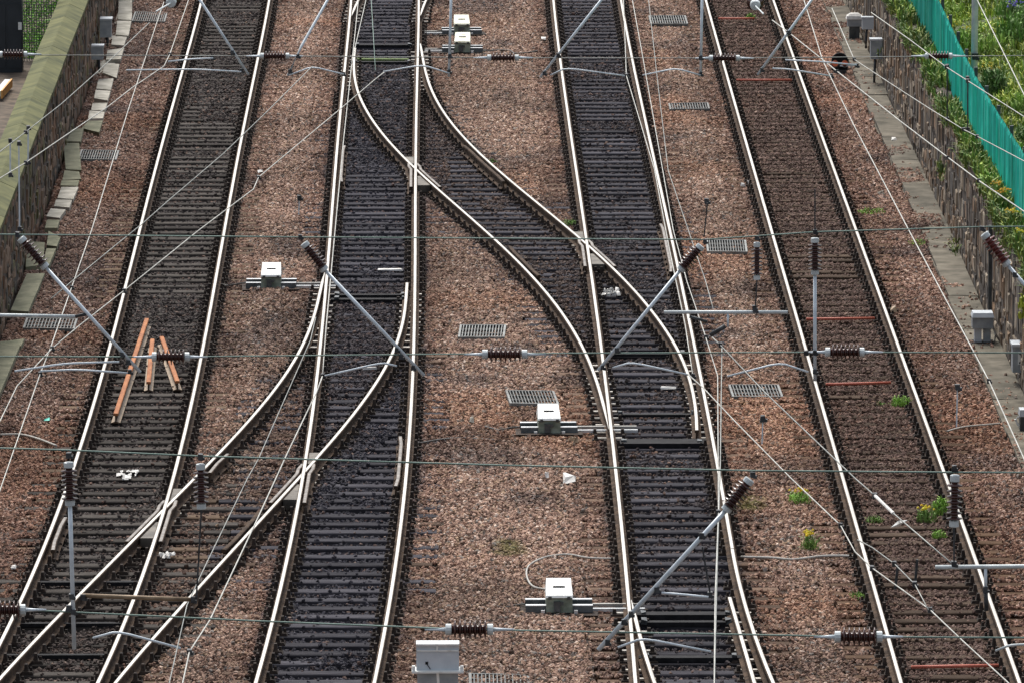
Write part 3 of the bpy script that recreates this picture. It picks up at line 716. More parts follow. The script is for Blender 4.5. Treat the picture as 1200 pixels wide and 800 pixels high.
h = (0.06 + 0.20 * rng.random(n)) * (0.5 + vnoise(x + 40, y, 1.7))
blades('bank_grass', np.stack([x, y, bank_zv(x, y) - 0.03], 1), h, greens(n, x, y, 1.4) * np.array([2.4, 2.1, 1.3]), 0.028, 0.9, 'tangled green grass and weeds covering the bank behind the teal fence', 'grass', 'stuff')
# strip between wall top and fence
n = 9000
x = 9.10 + 0.36 * rng.random(n); y = 116 + 72 * rng.random(n); m = vnoise(x, y, 2.2) > 0.27; x, y = x[m], y[m]; n = len(x)
c = greens(n, x, y, 1.2) * np.array([1.5, 1.35, 1.0])
blades('wall_top_grass', np.stack([x, y, np.full(n, 2.06)], 1), 0.10 + 0.28 * rng.random(n), c, 0.035, 0.9, 'yellow green grass growing on the wall top before the teal fence', 'grass', 'stuff')
n = 2600                                        # weeds hanging over and rooted in the wall
yc_ = 118 + 68 * rng.random(60); zc_ = np.where(rng.random(60) < 0.88, 2.02, 0.1 + 1.7 * rng.random(60)); ci = rng.integers(0, 60, n)
x = 9.13 - 0.10 * rng.random(n); y = yc_[ci] + rng.normal(0, 0.35, n); z = zc_[ci] + rng.normal(0, 0.07, n)
blades('wall_weeds', np.stack([x, y, z], 1), 0.05 + 0.16 * rng.random(n), greens(n) * np.array([1.3, 1.2, 1.0]), 0.03, 1.3, 'green weeds hanging from the tall rubble wall', 'weeds', 'stuff')
# lawn behind the left fence
n = 30000
x = -11.5 + 3.85 * rng.random(n); y = P(35, 72, LZ).y + 0.3 + 30 * rng.random(n); x, y = x, y
c = np.array([(0.15, 0.36, 0.03)]) * (0.6 + 0.8 * rng.random((n, 1)))
blades('lawn_grass', np.stack([x, y, np.full(n, LZ - 0.02)], 1), 0.05 + 0.07 * rng.random(n), c, 0.03, 0.7, 'bright green lawn behind the wire mesh fence', 'grass', 'stuff')

def leaf_plant(loc, H, R, nl, col, label, cat='plant', group=None, flower=None, nf=14, lw=0.05, name='weed'):
    t = thing(name, label, cat, loc, random.uniform(0, 6.28), group)
    a = rng.random(nl) * 6.283; rr = R * np.sqrt(rng.random(nl)); hz = H * (0.15 + 0.8 * rng.random(nl)) * (1 - 0.35 * (rr / R) ** 2)
    pts = np.stack([rr * np.cos(a), rr * np.sin(a), hz - 0.06], 1); pts[:, 2] = np.maximum(pts[:, 2], -0.03)
    c = np.array(col)[None, :] * (0.55 + 0.9 * rng.random((nl, 1)))
    o = blades('leaves', pts, np.full(nl, 0.04) + 0.35 * H * rng.random(nl), c, lw, 1.1, None, None, parent=t)
    mb = MB(); nst = 6
    for i in range(nst):
        q = random.uniform(0, 6.28); mb.tube([(0, 0, -0.02), (R * 0.3 * math.cos(q), R * 0.3 * math.sin(q), H * 0.5), (R * 0.6 * math.cos(q), R * 0.6 * math.sin(q), H * 0.85)], [0.008, 0.006, 0.003], 4)
    mb.c = [(0.08, 0.12, 0.03)] * len(mb.v); mb.build('stem', 'leaf', t)
    if flower:
        mb = MB()
        for i in range(nf):
            q = random.uniform(0, 6.28); r_ = R * random.uniform(0.0, 0.95); z = H * random.uniform(0.85, 1.1); s = random.uniform(0.025, 0.045)
            mb.box((r_ * math.cos(q), r_ * math.sin(q), z), (s, s, s * 0.6), top=(0.5, 0.5), col=tuple(v * random.uniform(0.8, 1.15) for v in flower))
        mb.build('flowers', 'leaf', t)
    return t
LG_ = (0.26, 0.46, 0.08); MG = (0.18, 0.31, 0.07); YEL = (0.75, 0.55, 0.03)
weeds = [((1021,250),0.16,0.26,90,LG_,'low bright green weed tuft in the stone beside the track next to the walkway',None,'weed'),
 ((1084,286),0.14,0.30,90,LG_,'low green tuft growing at the edge of the concrete walkway',None,'weed'),
 ((1056,474),0.22,0.16,110,LG_,'bushy green tuft between the rails just past an orange pipe',None,'weed'),
 ((1031,473),0.08,0.08,26,MG,'tiny green sprig beside the bushy tuft near an orange pipe',None,'weed'),
 ((937,590),0.28,0.16,120,LG_,'green weed with a few yellow blooms between two tracks',YEL,'ragwort'),
 ((949,645),0.34,0.12,80,MG,'thin weed topped with dense yellow flowers between two tracks',YEL,'ragwort'),
 ((1085,610),0.26,0.15,120,MG,'leafy weed with yellow flower heads between the rails',YEL,'ragwort'),
 ((1102,602),0.34,0.12,130,LG_,'tall bright green weed beside the yellow flowered one between the rails',None,'weed'),
 ((1100,629),0.18,0.10,60,LG_,'small green weed close behind the hanging brown insulator',None,'weed'),
 ((1025,610),0.14,0.12,45,MG,'small spreading weed between the rails near a span wire',None,'weed'),
 ((1004,699),0.12,0.13,50,LG_,'small green weed against the rail near the crossing cable',None,'weed'),
 ((667,265),0.20,0.14,90,MG,'small green weed where the crossover rail nears the neighbouring track',None,'weed'),
 ((576,190),0.10,0.10,40,MG,'tiny weed beside the curved crossover rail',None,'weed'),
 ((880,22),0.2,0.10,50,LG_,'small yellow green weed beside the rail by an orange pipe',None,'weed')]
for (u, v), H, R, nl, col, lab, fl, nm in weeds: leaf_plant(P(u, v, 0.0), H * 0.78, R, int(nl * 2.0), col, lab, 'weed', None, fl, 16, 0.016, nm)
# shrubs and flowers on the bank
r = random.Random(3)
for i in range(46):
    yy = r.uniform(122, 186); xx = 9.9 + r.random() ** 1.3 * 3.2
    kind = r.random(); col = r.choice([(0.10, 0.17, 0.03), (0.065, 0.12, 0.025), (0.14, 0.20, 0.045), (0.05, 0.085, 0.025)])
    leaf_plant((xx, yy, bank_z(xx, yy)), r.uniform(0.25, 0.6), r.uniform(0.25, 0.5), 420, tuple(2.3 * q for q in col), 'leafy green bush in the weeds of the bank behind the teal fence', 'bush', 'leafy bushes on the bank', None, lw=0.036, name='bank_bush')
for i in range(8):
    yy = r.uniform(140, 182); xx = 10.1 + r.random() * 2.6
    leaf_plant((xx, yy, bank_z(xx, yy)), 0.45, 0.22, 60, (0.09, 0.15, 0.04), 'violet blue flowering plant on the bank behind the teal fence', 'flower', 'violet flowers on the bank', (0.14, 0.12, 0.42), 22, name='violet_flower')
for i in range(14):
    yy = r.uniform(122, 182); xx = 9.9 + r.random() * 2.6
    leaf_plant((xx, yy, bank_z(xx, yy)), 0.42, 0.22, 60, (0.12, 0.17, 0.04), 'small yellow flowering plant on the bank behind the teal fence', 'flower', 'yellow flowers on the bank', (0.62, 0.50, 0.05), 14, name='yellow_flower')
for (u, v), fl in (((1163, 233), (0.72, 0.36, 0.03)), ((1176, 222), (0.70, 0.34, 0.03)), ((1158, 256), (0.75, 0.55, 0.05)), ((1184, 280), (0.75, 0.6, 0.04))):
    p = P(u, v + 12, 2.06); leaf_plant((9.27, p.y, 2.05), 0.32, 0.16, 110, (0.16, 0.21, 0.05), 'orange flowered tuft on the wall top before the teal fence', 'flower', 'orange flowers on the wall top', fl, 16, lw=0.035, name='wall_flower')
p = P(1199, 385, 1.9); leaf_plant((9.02, PY(1199, 400, 121).y, 2.02), 0.5, 0.34, 260, (0.30, 0.33, 0.03), 'bright yellow green bush spilling over the wall above the grey cabinets', 'bush', None, None, lw=0.05, name='wall_bush')

# ------------------------------------------------------------------ mesh fence, cabinet and board behind the left wall
MY = P(35, 72, LZ).y
mf = thing('mesh_fence', 'dark green wire mesh fence panel before the bright lawn', 'fence', (-8.6, MY, LZ))
def lx(u): return PY(u, 40, MY).x + 8.6
mb = MB(); top = 2.4
for u in np.arange(14, 82, 2.9):
    if lx(u) < 0.92: mb.bar((lx(u), 0, 0), (lx(u), 0, top), 0.013, 0.013)
for z in np.arange(0.05, top, 0.055): mb.bar((lx(14), 0.012, z), (min(lx(82), 0.92), 0.012, z), 0.012, 0.012)
mb.build('wire_mesh', 'steel_dark', mf)
for u in (24.5,):
    mb = MB(); mb.box((lx(u), 0.05, 1.28), (0.05, 0.05, 2.6)); mb.build('post', 'box_grey', mf)
cab = thing('equipment_cabinet', 'dark navy equipment cabinet beside the wire mesh fence', 'cabinet', (PY(8, 60, MY - 2).x, MY - 2, LZ))
mb = MB(); mb.box((0, 0.2, 0.95), (0.62, 0.5, 1.9)); mb.build('body', 'navy', cab)
mb = MB(); mb.box((0, 0.2, 1.94), (0.70, 0.58, 0.06)); mb.build('lid', 'black', cab)
mb = MB(); mb.box((-0.16, -0.06, 0.75), (0.27, 0.012, 1.3)); mb.box((0.16, -0.06, 0.75), (0.27, 0.012, 1.3)); mb.build('door', 'navy', cab)
mb = MB(); mb.box((0.27, -0.075, 0.95), (0.07, 0.02, 0.15)); mb.build('notice', 'white_paint', cab)
q = P(4, 110, LZ + 0.08); pb = thing('pallet_board', 'pale board with orange edge lying behind the mossy wall', 'board', (q.x - 0.05, q.y, LZ + 0.03))
mb = MB(); mb.box((0, 0.4, 0.12), (0.12, 1.9, 0.10), M=Matrix.Rotation(-0.05, 4, 'Z')); mb.build('board', 'steel_pale', pb)
mb = MB(); mb.box((0.075, 0.4, 0.10), (0.03, 1.95, 0.16), M=Matrix.Rotation(-0.05, 4, 'Z')); mb.build('edge_strip', 'edge_yellow', pb)

# ------------------------------------------------------------------ loose rusty rail lengths
def rusty_rail(p0, p1, label, lean=0.0):
    a, b = P(*p0, 0.165), P(*p1, 0.165); c = (a + b) / 2; t = tag(link('rusty_rail', None, None, (c.x, c.y, 0)), label, 'rail', 'rusty rail lengths lying in the track')
    pts = [(a.x - c.x, a.y - c.y, 0), (b.x - c.x, b.y - c.y, 0)]
    head = [(-0.036, 0.118), (0.036, 0.118), (0.036, 0.150), (0.026, 0.159), (-0.026, 0.159), (-0.036, 0.150)]
    foot = [(-0.070, 0), (0.070, 0), (0.070, 0.012), (0.011, 0.03), (0.010, 0.12), (-0.010, 0.12), (-0.011, 0.03), (-0.070, 0.012)]
    o = sweep_rail('head', pts, ['orange_rust', 'orange_rust'], t, drop=RT - 0.159 - (SZ + 0.003), sec=head, topf=set())
    o = sweep_rail('foot', pts, ['tube_brown', 'rail_side'], t, drop=RT - 0.159 - (SZ + 0.003), sec=foot, topf=set([2, 6]))
rusty_rail((135.5, 484), (172, 373), 'long orange rusty rail length lying close to the running rail')
rusty_rail((174, 447), (178.5, 397), 'short rusty rail length lying between the long one and the slanted one')
rusty_rail((208, 446), (189.5, 394), 'short rusty rail length lying slanted the other way beneath the span insulator')

# ------------------------------------------------------------------ gratings
def grating(u0, u1, v0, v1, label, skew=0.0):
    c = P((u0 + u1) / 2, (v0 + v1) / 2, 0.06); a, b = P(u0, v1, 0.06), P(u1, v0, 0.06)
    w, d = abs(P(u1, (v0 + v1) / 2, 0.06).x - P(u0, (v0 + v1) / 2, 0.06).x), abs(b.y - a.y)
    t = thing('drain_grating', label, 'grating', c - Vector((0, 0, random.uniform(0.018, 0.034))), skew)
    t.rotation_euler = (random.uniform(-0.012, 0.012), random.uniform(-0.03, 0.03), skew)
    mb = MB(); mb.box((0, 0, -0.05), (w, d, 0.06)); mb.build('pit', 'pit', t)
    mb = MB()
    for s in (-1, 1): mb.box((s * w / 2, 0, 0), (0.035, d + 0.035, 0.05)); mb.box((0, s * d / 2, 0.001), (w - 0.04, 0.035, 0.05))
    mb.build('frame', 'grate', t)
    n = 15; mb = MB()
    for i in range(1, n): mb.box((-w / 2 + w * i / n, 0, 0.002), (0.014, d - 0.04, 0.04))
    mb.build('bars', 'grate', t)
    mb = MB()
    for i in (1, 2): mb.box((0, -d / 2 + d * i / 3, -0.003), (w - 0.04, 0.02, 0.03))
    o = mb.build('cross_bars', 'grate', t); o['kind'] = 'stuff'
grating(539, 591, 381, 394, 'grey steel grating set alone in the ballast between crossover and blackened track', -0.03)
grating(596, 651, 458, 472, 'grey steel grating just beyond the white point machine with plain front', 0.05)
grating(551, 619, 789, 803, 'grey steel grating beside the pale grey equipment case')
grating(762, 804, 18, 28, 'grey steel grating between the two tracks near an overhead tube')
grating(785, 830, 121, 128, 'grey steel grating half buried in ballast')
grating(829, 874, 281, 295, 'grey steel grating beside the brown diagonal insulator', -0.02)
grating(857, 914, 450, 463, 'grey steel grating beyond the bent steady arm between two tracks', 0.02)
grating(94, 137, 176, 187, 'grey steel grating beside the cable trough lids')
grating(30, 88, 373, 385, 'grey steel grating under the horizontal tube by the mossy lids')
grating(157, 194, 14, 25, 'grey steel grating next to the far trough lids')

# ------------------------------------------------------------------ point machines
def point_machine(u, v, side, lidm, label, s=1.0, reach=0.9):
    t = thing('point_machine', label, 'point machine', P(u, v, 0.0), random.uniform(-0.03, 0.03), 'point machines beside the switches'); t.scale = (1, 1, 0.86)
    mb = MB(); mb.box((0, -0.05, 0.02), (1.0 * s, 0.75, 0.05), jit=0.02); mb.build('bed', 'chair_iron', t)
    mb = MB(); mb.tube([(-0.43 * s, 0.1, 0.1), (-0.58, 0.25, 0.05), (-0.75, 0.1, 0.035), (-0.95, 0.5, 0.03)], 0.016, 6); mb.build('hose', 'cable', t)
    for yy in (0.22, -0.22):
        mb = MB(); mb.box((0, yy, 0.095), (0.86 * s, 0.12, 0.10), top=(1, 0.8)); mb.box((0, yy, 0.151), (0.855 * s, 0.09, 0.012), 1); mb.build('beam', ['steel_dark', 'steel_pale'], t)  # pale strip paints the lit beam top, dark body its shaded front
    mb = MB(); mb.box((0, 0, 0.17), (0.34 * s, 0.62, 0.24), top=(0.98, 0.94)); mb.build('case', 'green_grime', t)
    mb = MB(); w = 0.175 * s
    e = [(-w, -0.34, 0.29), (w, -0.34, 0.29), (w, 0.34, 0.29), (-w, 0.34, 0.29), (-w * 0.96, -0.32, 0.325), (w * 0.96, -0.32, 0.325), (w * 0.9, 0.30, 0.47), (-w * 0.9, 0.30, 0.47)]
    mb.hexa(e); lid = mb.build('lid', lidm, t)
    mb = MB(); mb.box((0, -0.02, 0.398), (0.15 * s, 0.05, 0.018), M=None); h = mb.build('handle', 'black', lid)
    mb = MB(); mb.box((-0.03, -0.33, 0.15), (0.09, 0.05, 0.16)); mb.box((0.03, -0.34, 0.2), (0.05, 0.03, 0.05)); mb.build('latch', 'steel_dark', t)
    for sx in (-1, 1):
        mb = MB(); mb.box((sx * 0.12 * s, -0.335, 0.285), (0.045, 0.02, 0.05)); mb.build('hinge', 'steel_dark', lid)
        mb = MB(); mb.box((sx * 0.21 * s, -0.32, 0.06), (0.05, 0.05, 0.06)); mb.build('bolt', 'steel_pale', t)
    for j, yy in enumerate((0.25, -0.1)):
        mb = MB(); mb.bar((side * 0.40, yy, 0.05), (side * (0.45 + reach), yy, 0.05), 0.06, 0.05); mb.build('drive_rod', 'steel_pale' if j else 'cable_pale', t)
point_machine(643, 507, 1, 'white_paint', 'clean white point machine with plain front beside the crossover switch')
point_machine(655, 716, 1, 'white_paint', 'white point machine with a looped cable and grimy green front', 1.05, 0.7)
point_machine(318, 338, 1, 'white_paint', 'low greenish white point machine between the tracks with rusty lengths and black sleepers', 1.0, 0.7)
point_machine(541, 41, -1, 'cream_paint', 'cream point machine standing behind its twin beside the switch', 1.0, 0.35)
point_machine(542, 62, -1, 'cream_paint', 'cream point machine with a dark lower side standing before its twin', 1.0, 0.35)
def cable(name, pts, r, m, label, z=0.05, cat='cable'):
    q = [P(u, v, z) for u, v in pts]; out = []
    for i in range(len(q) - 1):
        p0, p1, p2, p3 = q[max(i - 1, 0)], q[i], q[i + 1], q[min(i + 2, len(q) - 1)]
        for k in range(5):
            s = k / 5; out.append(0.5 * ((2 * p1) + (p2 - p0) * s + (2 * p0 - 5 * p1 + 4 * p2 - p3) * s * s + (3 * p1 - p0 - 3 * p2 + p3) * s ** 3))
    out.append(q[-1]); c = q[0].copy(); mb = MB(); mb.tube([p - c for p in out], r, 6)
    return tag(mb.build(name, m, loc=c, smooth=True), label, cat)
cable('cable', [(640, 690), (624, 686), (617, 673), (621, 661), (640, 652), (665, 649), (690, 653), (722, 654)], 0.014, 'cable_pale', 'grey cable looping from the white point machine to the rail')
cable('cable', [(868, 652), (905, 653), (930, 655), (965, 651), (1000, 651), (1022, 652)], 0.019, 'cable_pale', 'pale cable crossing the ballast towards the brown track')
cable('cable', [(0, 509), (25, 509), (45, 514), (66, 522)], 0.02, 'cable_pale', 'pale cable lying in the dark ballast by the mossy wall')
cable('cable', [(490, 519), (520, 514), (545, 513), (580, 515)], 0.014, 'cable', 'thin dark cable on the ballast beside the blackened track')
cable('cable', [(565, 60), (595, 59), (605, 63), (630, 60)], 0.014, 'cable', 'thin dark cable running from the cream point machine')
cable('cable', [(1110, 505), (1130, 500), (1160, 497), (1172, 496)], 0.016, 'cable_pale', 'thin pale cable running to the white tipped post by the walkway')
def pipe(u0, u1, v0, v1, label):
    a, b = P(u0, v0, 0.085), P(u1, v1, 0.075); mb = MB(); mb.tube([(0, 0, 0), (b - a) * 0.5, b - a], 0.022, 8); tag(mb.build('orange_pipe', 'orange_pipe', loc=a, smooth=True), label, 'pipe', 'orange pipes across the brown track')
pipe(945, 1025, 374, 373, 'orange pipe between the rails beyond the horizontal span insulator')
pipe(968, 1044, 450, 448, 'orange pipe between the rails next to a bushy green tuft')
pipe(863, 928, 94, 94, 'thin orange pipe between the rails beside the black ground signal')
pipe(842, 884, 22, 22, 'orange pipe between the far rails near the brown disc insulator')
pipe(1068, 1170, 781, 779, 'orange pipe between the rails before the long horizontal insulator')

# ------------------------------------------------------------------ stretcher bars and dark drive bearers at the switches, black gap strips on track A
def stretcher(k, ln, v, label=None, m='black', h=0.07, w=0.16):
    w = w + random.uniform(-0.02, 0.02)
    y = Ypx(v); t = TR[k]; x0, x1 = float(ln(y)) - HG + 0.08, float(ln(y)) + HG - 0.08
    mb = MB(); mb.box(((x0 + x1) / 2 - t.location.x, y - t.location.y, 0.035), (x1 - x0, w, h * 0.6)); mb.build('stretcher_gap_bar', m, t)
    mb = MB()
    if k == 'A': return
    for s in (0.08, 0.92): mb.box((x0 + (x1 - x0) * s - t.location.x, y - t.location.y, 0.07), (0.07, 0.16, 0.06), jit=0.012)
    mb.build('bracket', 'steel_dark', t)
stretcher('B', LB, 336, m='black', h=0.12); stretcher('B', LB, 340); stretcher('C', LC, 507, h=0.13, w=0.45); stretcher('C', LC, 474, w=0.12)
stretcher('C', LC, 707, h=0.12, w=0.25); stretcher('C', LC, 716, h=0.10); stretcher('C', LC, 757, h=0.10); stretcher('B', LB, 45, h=0.1); stretcher('B', LB, 65, h=0.12, m='black')
stretcher('A', LA, 668, h=0.08, w=0.1); stretcher('A', LA, 716, h=0.08, w=0.1); stretcher('A', LA, 753, h=0.09, w=0.12); stretcher('C', LC, 404, w=0.1)  # track A: black bars added to draw thin dark gaps and bearers
y = Ypx(61); mb = MB(); mb.box((0, 0, 0.03), (1.2, 0.26, 0.05), jit=0.01); mb.build('mossy_board', 'moss', TR['B'], loc=(float(LB(y)) - TR['B'].location.x, y - TR['B'].location.y, 0))

# ------------------------------------------------------------------ lineside boxes
def grey_case(u, v, w, h, label, lidm='box_pale', name='equipment_case', X=None):
    t = thing(name, label, 'equipment box', P(u, v, 0.0))
    mb = MB(); mb.box((0, 0, h * 0.76), (w, 0.34, h * 0.40)); mb.build('case', 'box_grey', t)
    mb = MB(); mb.box((0, -0.01, h * 0.98), (w * 1.06, 0.42, 0.07), top=(0.9, 0.8)); mb.build('lid', lidm, t)
    for s in (-1, 1):
        mb = MB(); mb.box((s * w * 0.22, 0, h * 0.28), (w * 0.34, 0.16, h * 0.56)); mb.build('leg', 'box_pale' if s < 0 else 'box_grey', t)
    mb = MB(); mb.box((0, 0, 0.03), (w * 1.1, 0.40, 0.06)); mb.build('base', 'black', t)
    for s in (0, 1):
        mb = MB(); mb.tube([(w * 0.5, -0.02 + 0.05 * s, h * 0.6), (w * 0.62, -0.1, h * 0.35), (w * 0.58 + 0.12 * s, 0.0, 0.02)], 0.018, 6); mb.build('conduit', 'cable_pale', t)
    return t
grey_case(1151, 404, 0.34, 0.52, 'grey equipment case on two legs with open conduits at the wall foot')
t = thing('equipment_case', 'grey domed equipment case on dark legs near the black ground signal', 'equipment box', P(1001, 49, 0.0))
mb = MB(); mb.box((0, 0, 0.42), (0.30, 0.3, 0.16)); mb.build('case', 'box_grey', t)
mb = MB(); mb.box((0, 0, 0.53), (0.36, 0.36, 0.07), top=(0.9, 0.8)); mb.box((0, 0, 0.59), (0.30, 0.26, 0.05), top=(0.6, 0.6)); mb.build('lid', 'litter', t)
mb = MB(); mb.box((0, 0, 0.19), (0.22, 0.2, 0.36)); mb.build('pedestal', 'steel_dark', t)
mb = MB(); mb.box((0, 0, 0.02), (0.3, 0.5, 0.06)); mb.build('base', 'black', t)
t = thing('relay_cabinet', 'pale grey cabinet with a barred emblem plate at the wall foot', 'cabinet', P(1198, 455, 0.0))
mb = MB(); mb.box((0.05, 0.1, 0.48), (0.42, 0.4, 0.42)); mb.build('case', 'box_grey', t)
mb = MB(); mb.box((0.05, 0.1, 0.70), (0.46, 0.46, 0.04)); mb.build('lid', 'box_pale', t)
mb = MB(); mb.box((0.05, 0.0, 0.13), (0.10, 0.10, 0.28)); mb.build('leg', 'tube_brown', t)
pl = MB(); pl.box((0.02, -0.108, 0.50), (0.20, 0.012, 0.20)); pl = pl.build('plate', 'white_paint', t)
mb = MB(); mb.bar((-0.06, -0.118, 0.42), (0.10, -0.118, 0.58), 0.012, 0.02); mb.bar((-0.06, -0.1185, 0.58), (0.10, -0.1185, 0.42), 0.012, 0.02); mb.build('emblem', 'black', pl)
t = thing('junction_box', 'small pale topped dark box standing on the walkway near the cabinets', 'equipment box', P(1203, 508, 0.0))
mb = MB(); mb.box((0, 0, 0.18), (0.22, 0.3, 0.22)); mb.build('case', 'steel_dark', t)
mb = MB(); mb.box((0, 0, 0.34), (0.24, 0.34, 0.10), top=(0.94, 0.8)); mb.build('lid', 'box_pale', t)
mb = MB(); mb.box((0, 0, 0.04), (0.16, 0.2, 0.08)); mb.build('foot', 'black', t)
mb = MB(); mb.tube([(-0.13, -0.1, 0.28), (-0.18, -0.1, 0.24), (-0.13, -0.1, 0.14)], 0.02, 6); mb.build('bracket', 'white_paint', t)
# tall pale case at the bottom edge
t = thing('signal_case', 'pale grey sheet metal case with ribbed lid in the wide ballast strip', 'equipment box', P(513, 868, 0.0))
t.scale = (1.12, 1.0, 1.07)
mb = MB(); mb.box((0, 0, 0.99), (0.47, 0.22, 0.30)); mb.build('upper_case', 'box_pale', t)
mb = MB(); mb.box((0, -0.01, 1.153), (0.475, 0.25, 0.025)); mb.build('lid', 'steel_pale', t)
mb = MB(); mb.box((0, -0.118, 1.085), (0.46, 0.015, 0.016)); mb.box((-0.005, -0.122, 1.12), (0.022, 0.012, 0.075)); mb.build('rib', 'white_paint', t)
mb = MB(); mb.box((0, -0.04, 0.845), (0.57, 0.32, 0.022)); mb.box((-0.265, -0.15, 0.88), (0.035, 0.06, 0.07)); mb.box((0.265, -0.15, 0.88), (0.035, 0.06, 0.07)); mb.build('flange', 'white_paint', t)
mb = MB(); mb.box((0, 0, 0.44), (0.45, 0.24, 0.78)); mb.build('lower_case', 'box_grey', t)
mb = MB(); mb.bar((0.0, -0.13, 0.83), (0.03, -0.13, 0.3), 0.03, 0.03); mb.build('strut', 'white_paint', t)
mb = MB(); mb.box((-0.12, -0.116, 0.94), (0.03, 0.01, 0.03)); mb.bar((-0.12, -0.118, 0.93), (-0.08, -0.118, 0.87), 0.008, 0.008); mb.build('lock', 'black', t)
mb = MB(); mb.box((0, 0, 0.02), (0.55, 0.36, 0.06)); mb.build('base', 'concrete', t)
# ground signal
t = thing('ground_signal', 'black position light ground signal with two orange lamps', 'signal', P(984, 88, 0.0))
mb = MB(); n = 14; prof = [(-0.17, 0.10), (0.17, 0.10)] + [(0.17 * math.cos(a) if abs(math.cos(a)) < 2 else 0, 0.30 + 0.16 * math.sin(a)) for a in [math.pi * i / n for i in range(n + 1)]]
k = len(prof); mb.add([(x_, -0.05, z_) for x_, z_ in prof] + [(x_, 0.05, z_) for x_, z_ in prof], [tuple(range(k)), tuple(range(2 * k - 1, k - 1, -1))] + [(i, k + i, k + (i + 1) % k, (i + 1) % k) for i in range(k)])
mb.build('backplate', 'black', t)
for s in (-1, 1):
    mb = MB(); mb.tube([(s * 0.10, -0.05, 0.245), (s * 0.10, -0.085, 0.245)], [0.07, 0.062], 12); lp = mb.build('lamp', 'orange_lamp', t)
    mb = MB(); mb.tube([(s * 0.10, -0.05, 0.235), (s * 0.10, -0.062, 0.235)], 0.082, 12); mb.build('ring', 'steel_dark', lp)
mb = MB(); mb.bar((0.0, -0.07, 0.20), (0.30, -0.07, 0.20), 0.03, 0.03); mb.build('bracket', 'galv', t)
mb = MB(); mb.box((0, 0.0, 0.05), (0.26, 0.3, 0.12)); mb.build('foot', 'fitting', t)
# boxes fixed on the walls, with drop conduits
def wall_box(X, u, v, w, h, face, label, drop, m='box_grey'):
    Xr, Yr, Zr = ray(u, v); tt = X / Xr; c = Vector((X, Yr * tt, CAM_Z + Zr * tt))
    t = thing('wall_box', label, 'equipment box', (c.x, c.y, c.z)); mb = MB(); mb.box((face * 0.02, 0, 0), (0.24, w, h)); mb.build('case', m, t)
    mb = MB(); mb.box((face * 0.03, 0, h / 2 + 0.02), (0.26, w * 1.05, 0.035)); mb.build('lid', 'box_pale', t)
    mb = MB(); mb.tube([(face * 0.04, 0, -h / 2), (face * 0.06, -0.1, -h / 2 - drop * 0.6), (face * 0.05, 0.05, -h / 2 - drop)], 0.03, 6); mb.build('conduit', 'fitting', t)
wall_box(9.04, 1028, 58, 0.3, 0.38, -1, 'grey box with dark cables fixed to the tall wall near the domed case', 0.55)
wall_box(9.04, 1018, 28, 0.2, 0.22, -1, 'small grey box fixed to the tall wall above the domed case', 0.4, 'box_pale')
wall_box(-7.00, 123, 33, 0.4, 0.36, 1, 'grey box fixed to the mossy coping wall, the higher and farther of two', 0.2)
wall_box(-7.00, 113, 62, 0.3, 0.26, 1, 'small grey box fixed to the mossy coping wall near the trough lids', 0.25)
mb = MB()
p = P(1153, 330, 0.0); mb.box((9.12, 133.6, 0.95), (0.06, 0.10, 1.5)); mb.box((9.10, 133.6, 1.45), (0.08, 0.16, 0.3), jit=0.01); o = mb.build('downpipe', 'steel_dark'); tag(o, 'black cable duct running down the tall wall above the grey case', 'duct')

# ------------------------------------------------------------------ overhead line equipment
def insulator_into(t, p0, p1, R=0.085, sheds=7, m='porcelain'):
    """ribbed porcelain insulator between two points with two metal caps (sub-parts)"""
    p0, p1 = Vector(p0), Vector(p1); d = p1 - p0; L = d.length
    prof = []; cap = 0.13
    for i in range(sheds):
        a = cap + (1 - 2 * cap) * i / sheds; st = (1 - 2 * cap) / sheds
        prof += [(a, 0.52), (a + st * 0.42, 0.56), (a + st * 0.60, 1.0), (a + st * 0.74, 1.0), (a + st * 0.86, 0.58)]
    mb = MB(); mb.tube([p0 + d * q for q, _ in prof], [R * 1.1 * (w if w > 0.9 else w * 0.85) for _, w in prof], 14); o = mb.build('insulator', m, t, smooth=True)
    for a, b in ((0.0, cap), (1 - cap, 1.0)):
        mb = MB(); mb.tube([p0 + d * a, p0 + d * (a + 0.01), p0 + d * (b - 0.01), p0 + d * b], [R * 0.55, R * 0.66, R * 0.66, R * 0.55], 12); mb.build('cap', 'galv_pale', o)
    return o
def clamp(t, p, s=0.06, m='fitting'):
    mb = MB(); mb.box(p, (s, s * 1.4, s * 1.2), jit=s * 0.12); mb.box(Vector(p) + Vector((s * 0.5, 0, -s * 0.4)), (s * 0.7, s, s * 0.6), jit=s * 0.1); return mb.build('clamp', m, t)
YN, YM, YF = 80.1, 98.25, 129.3
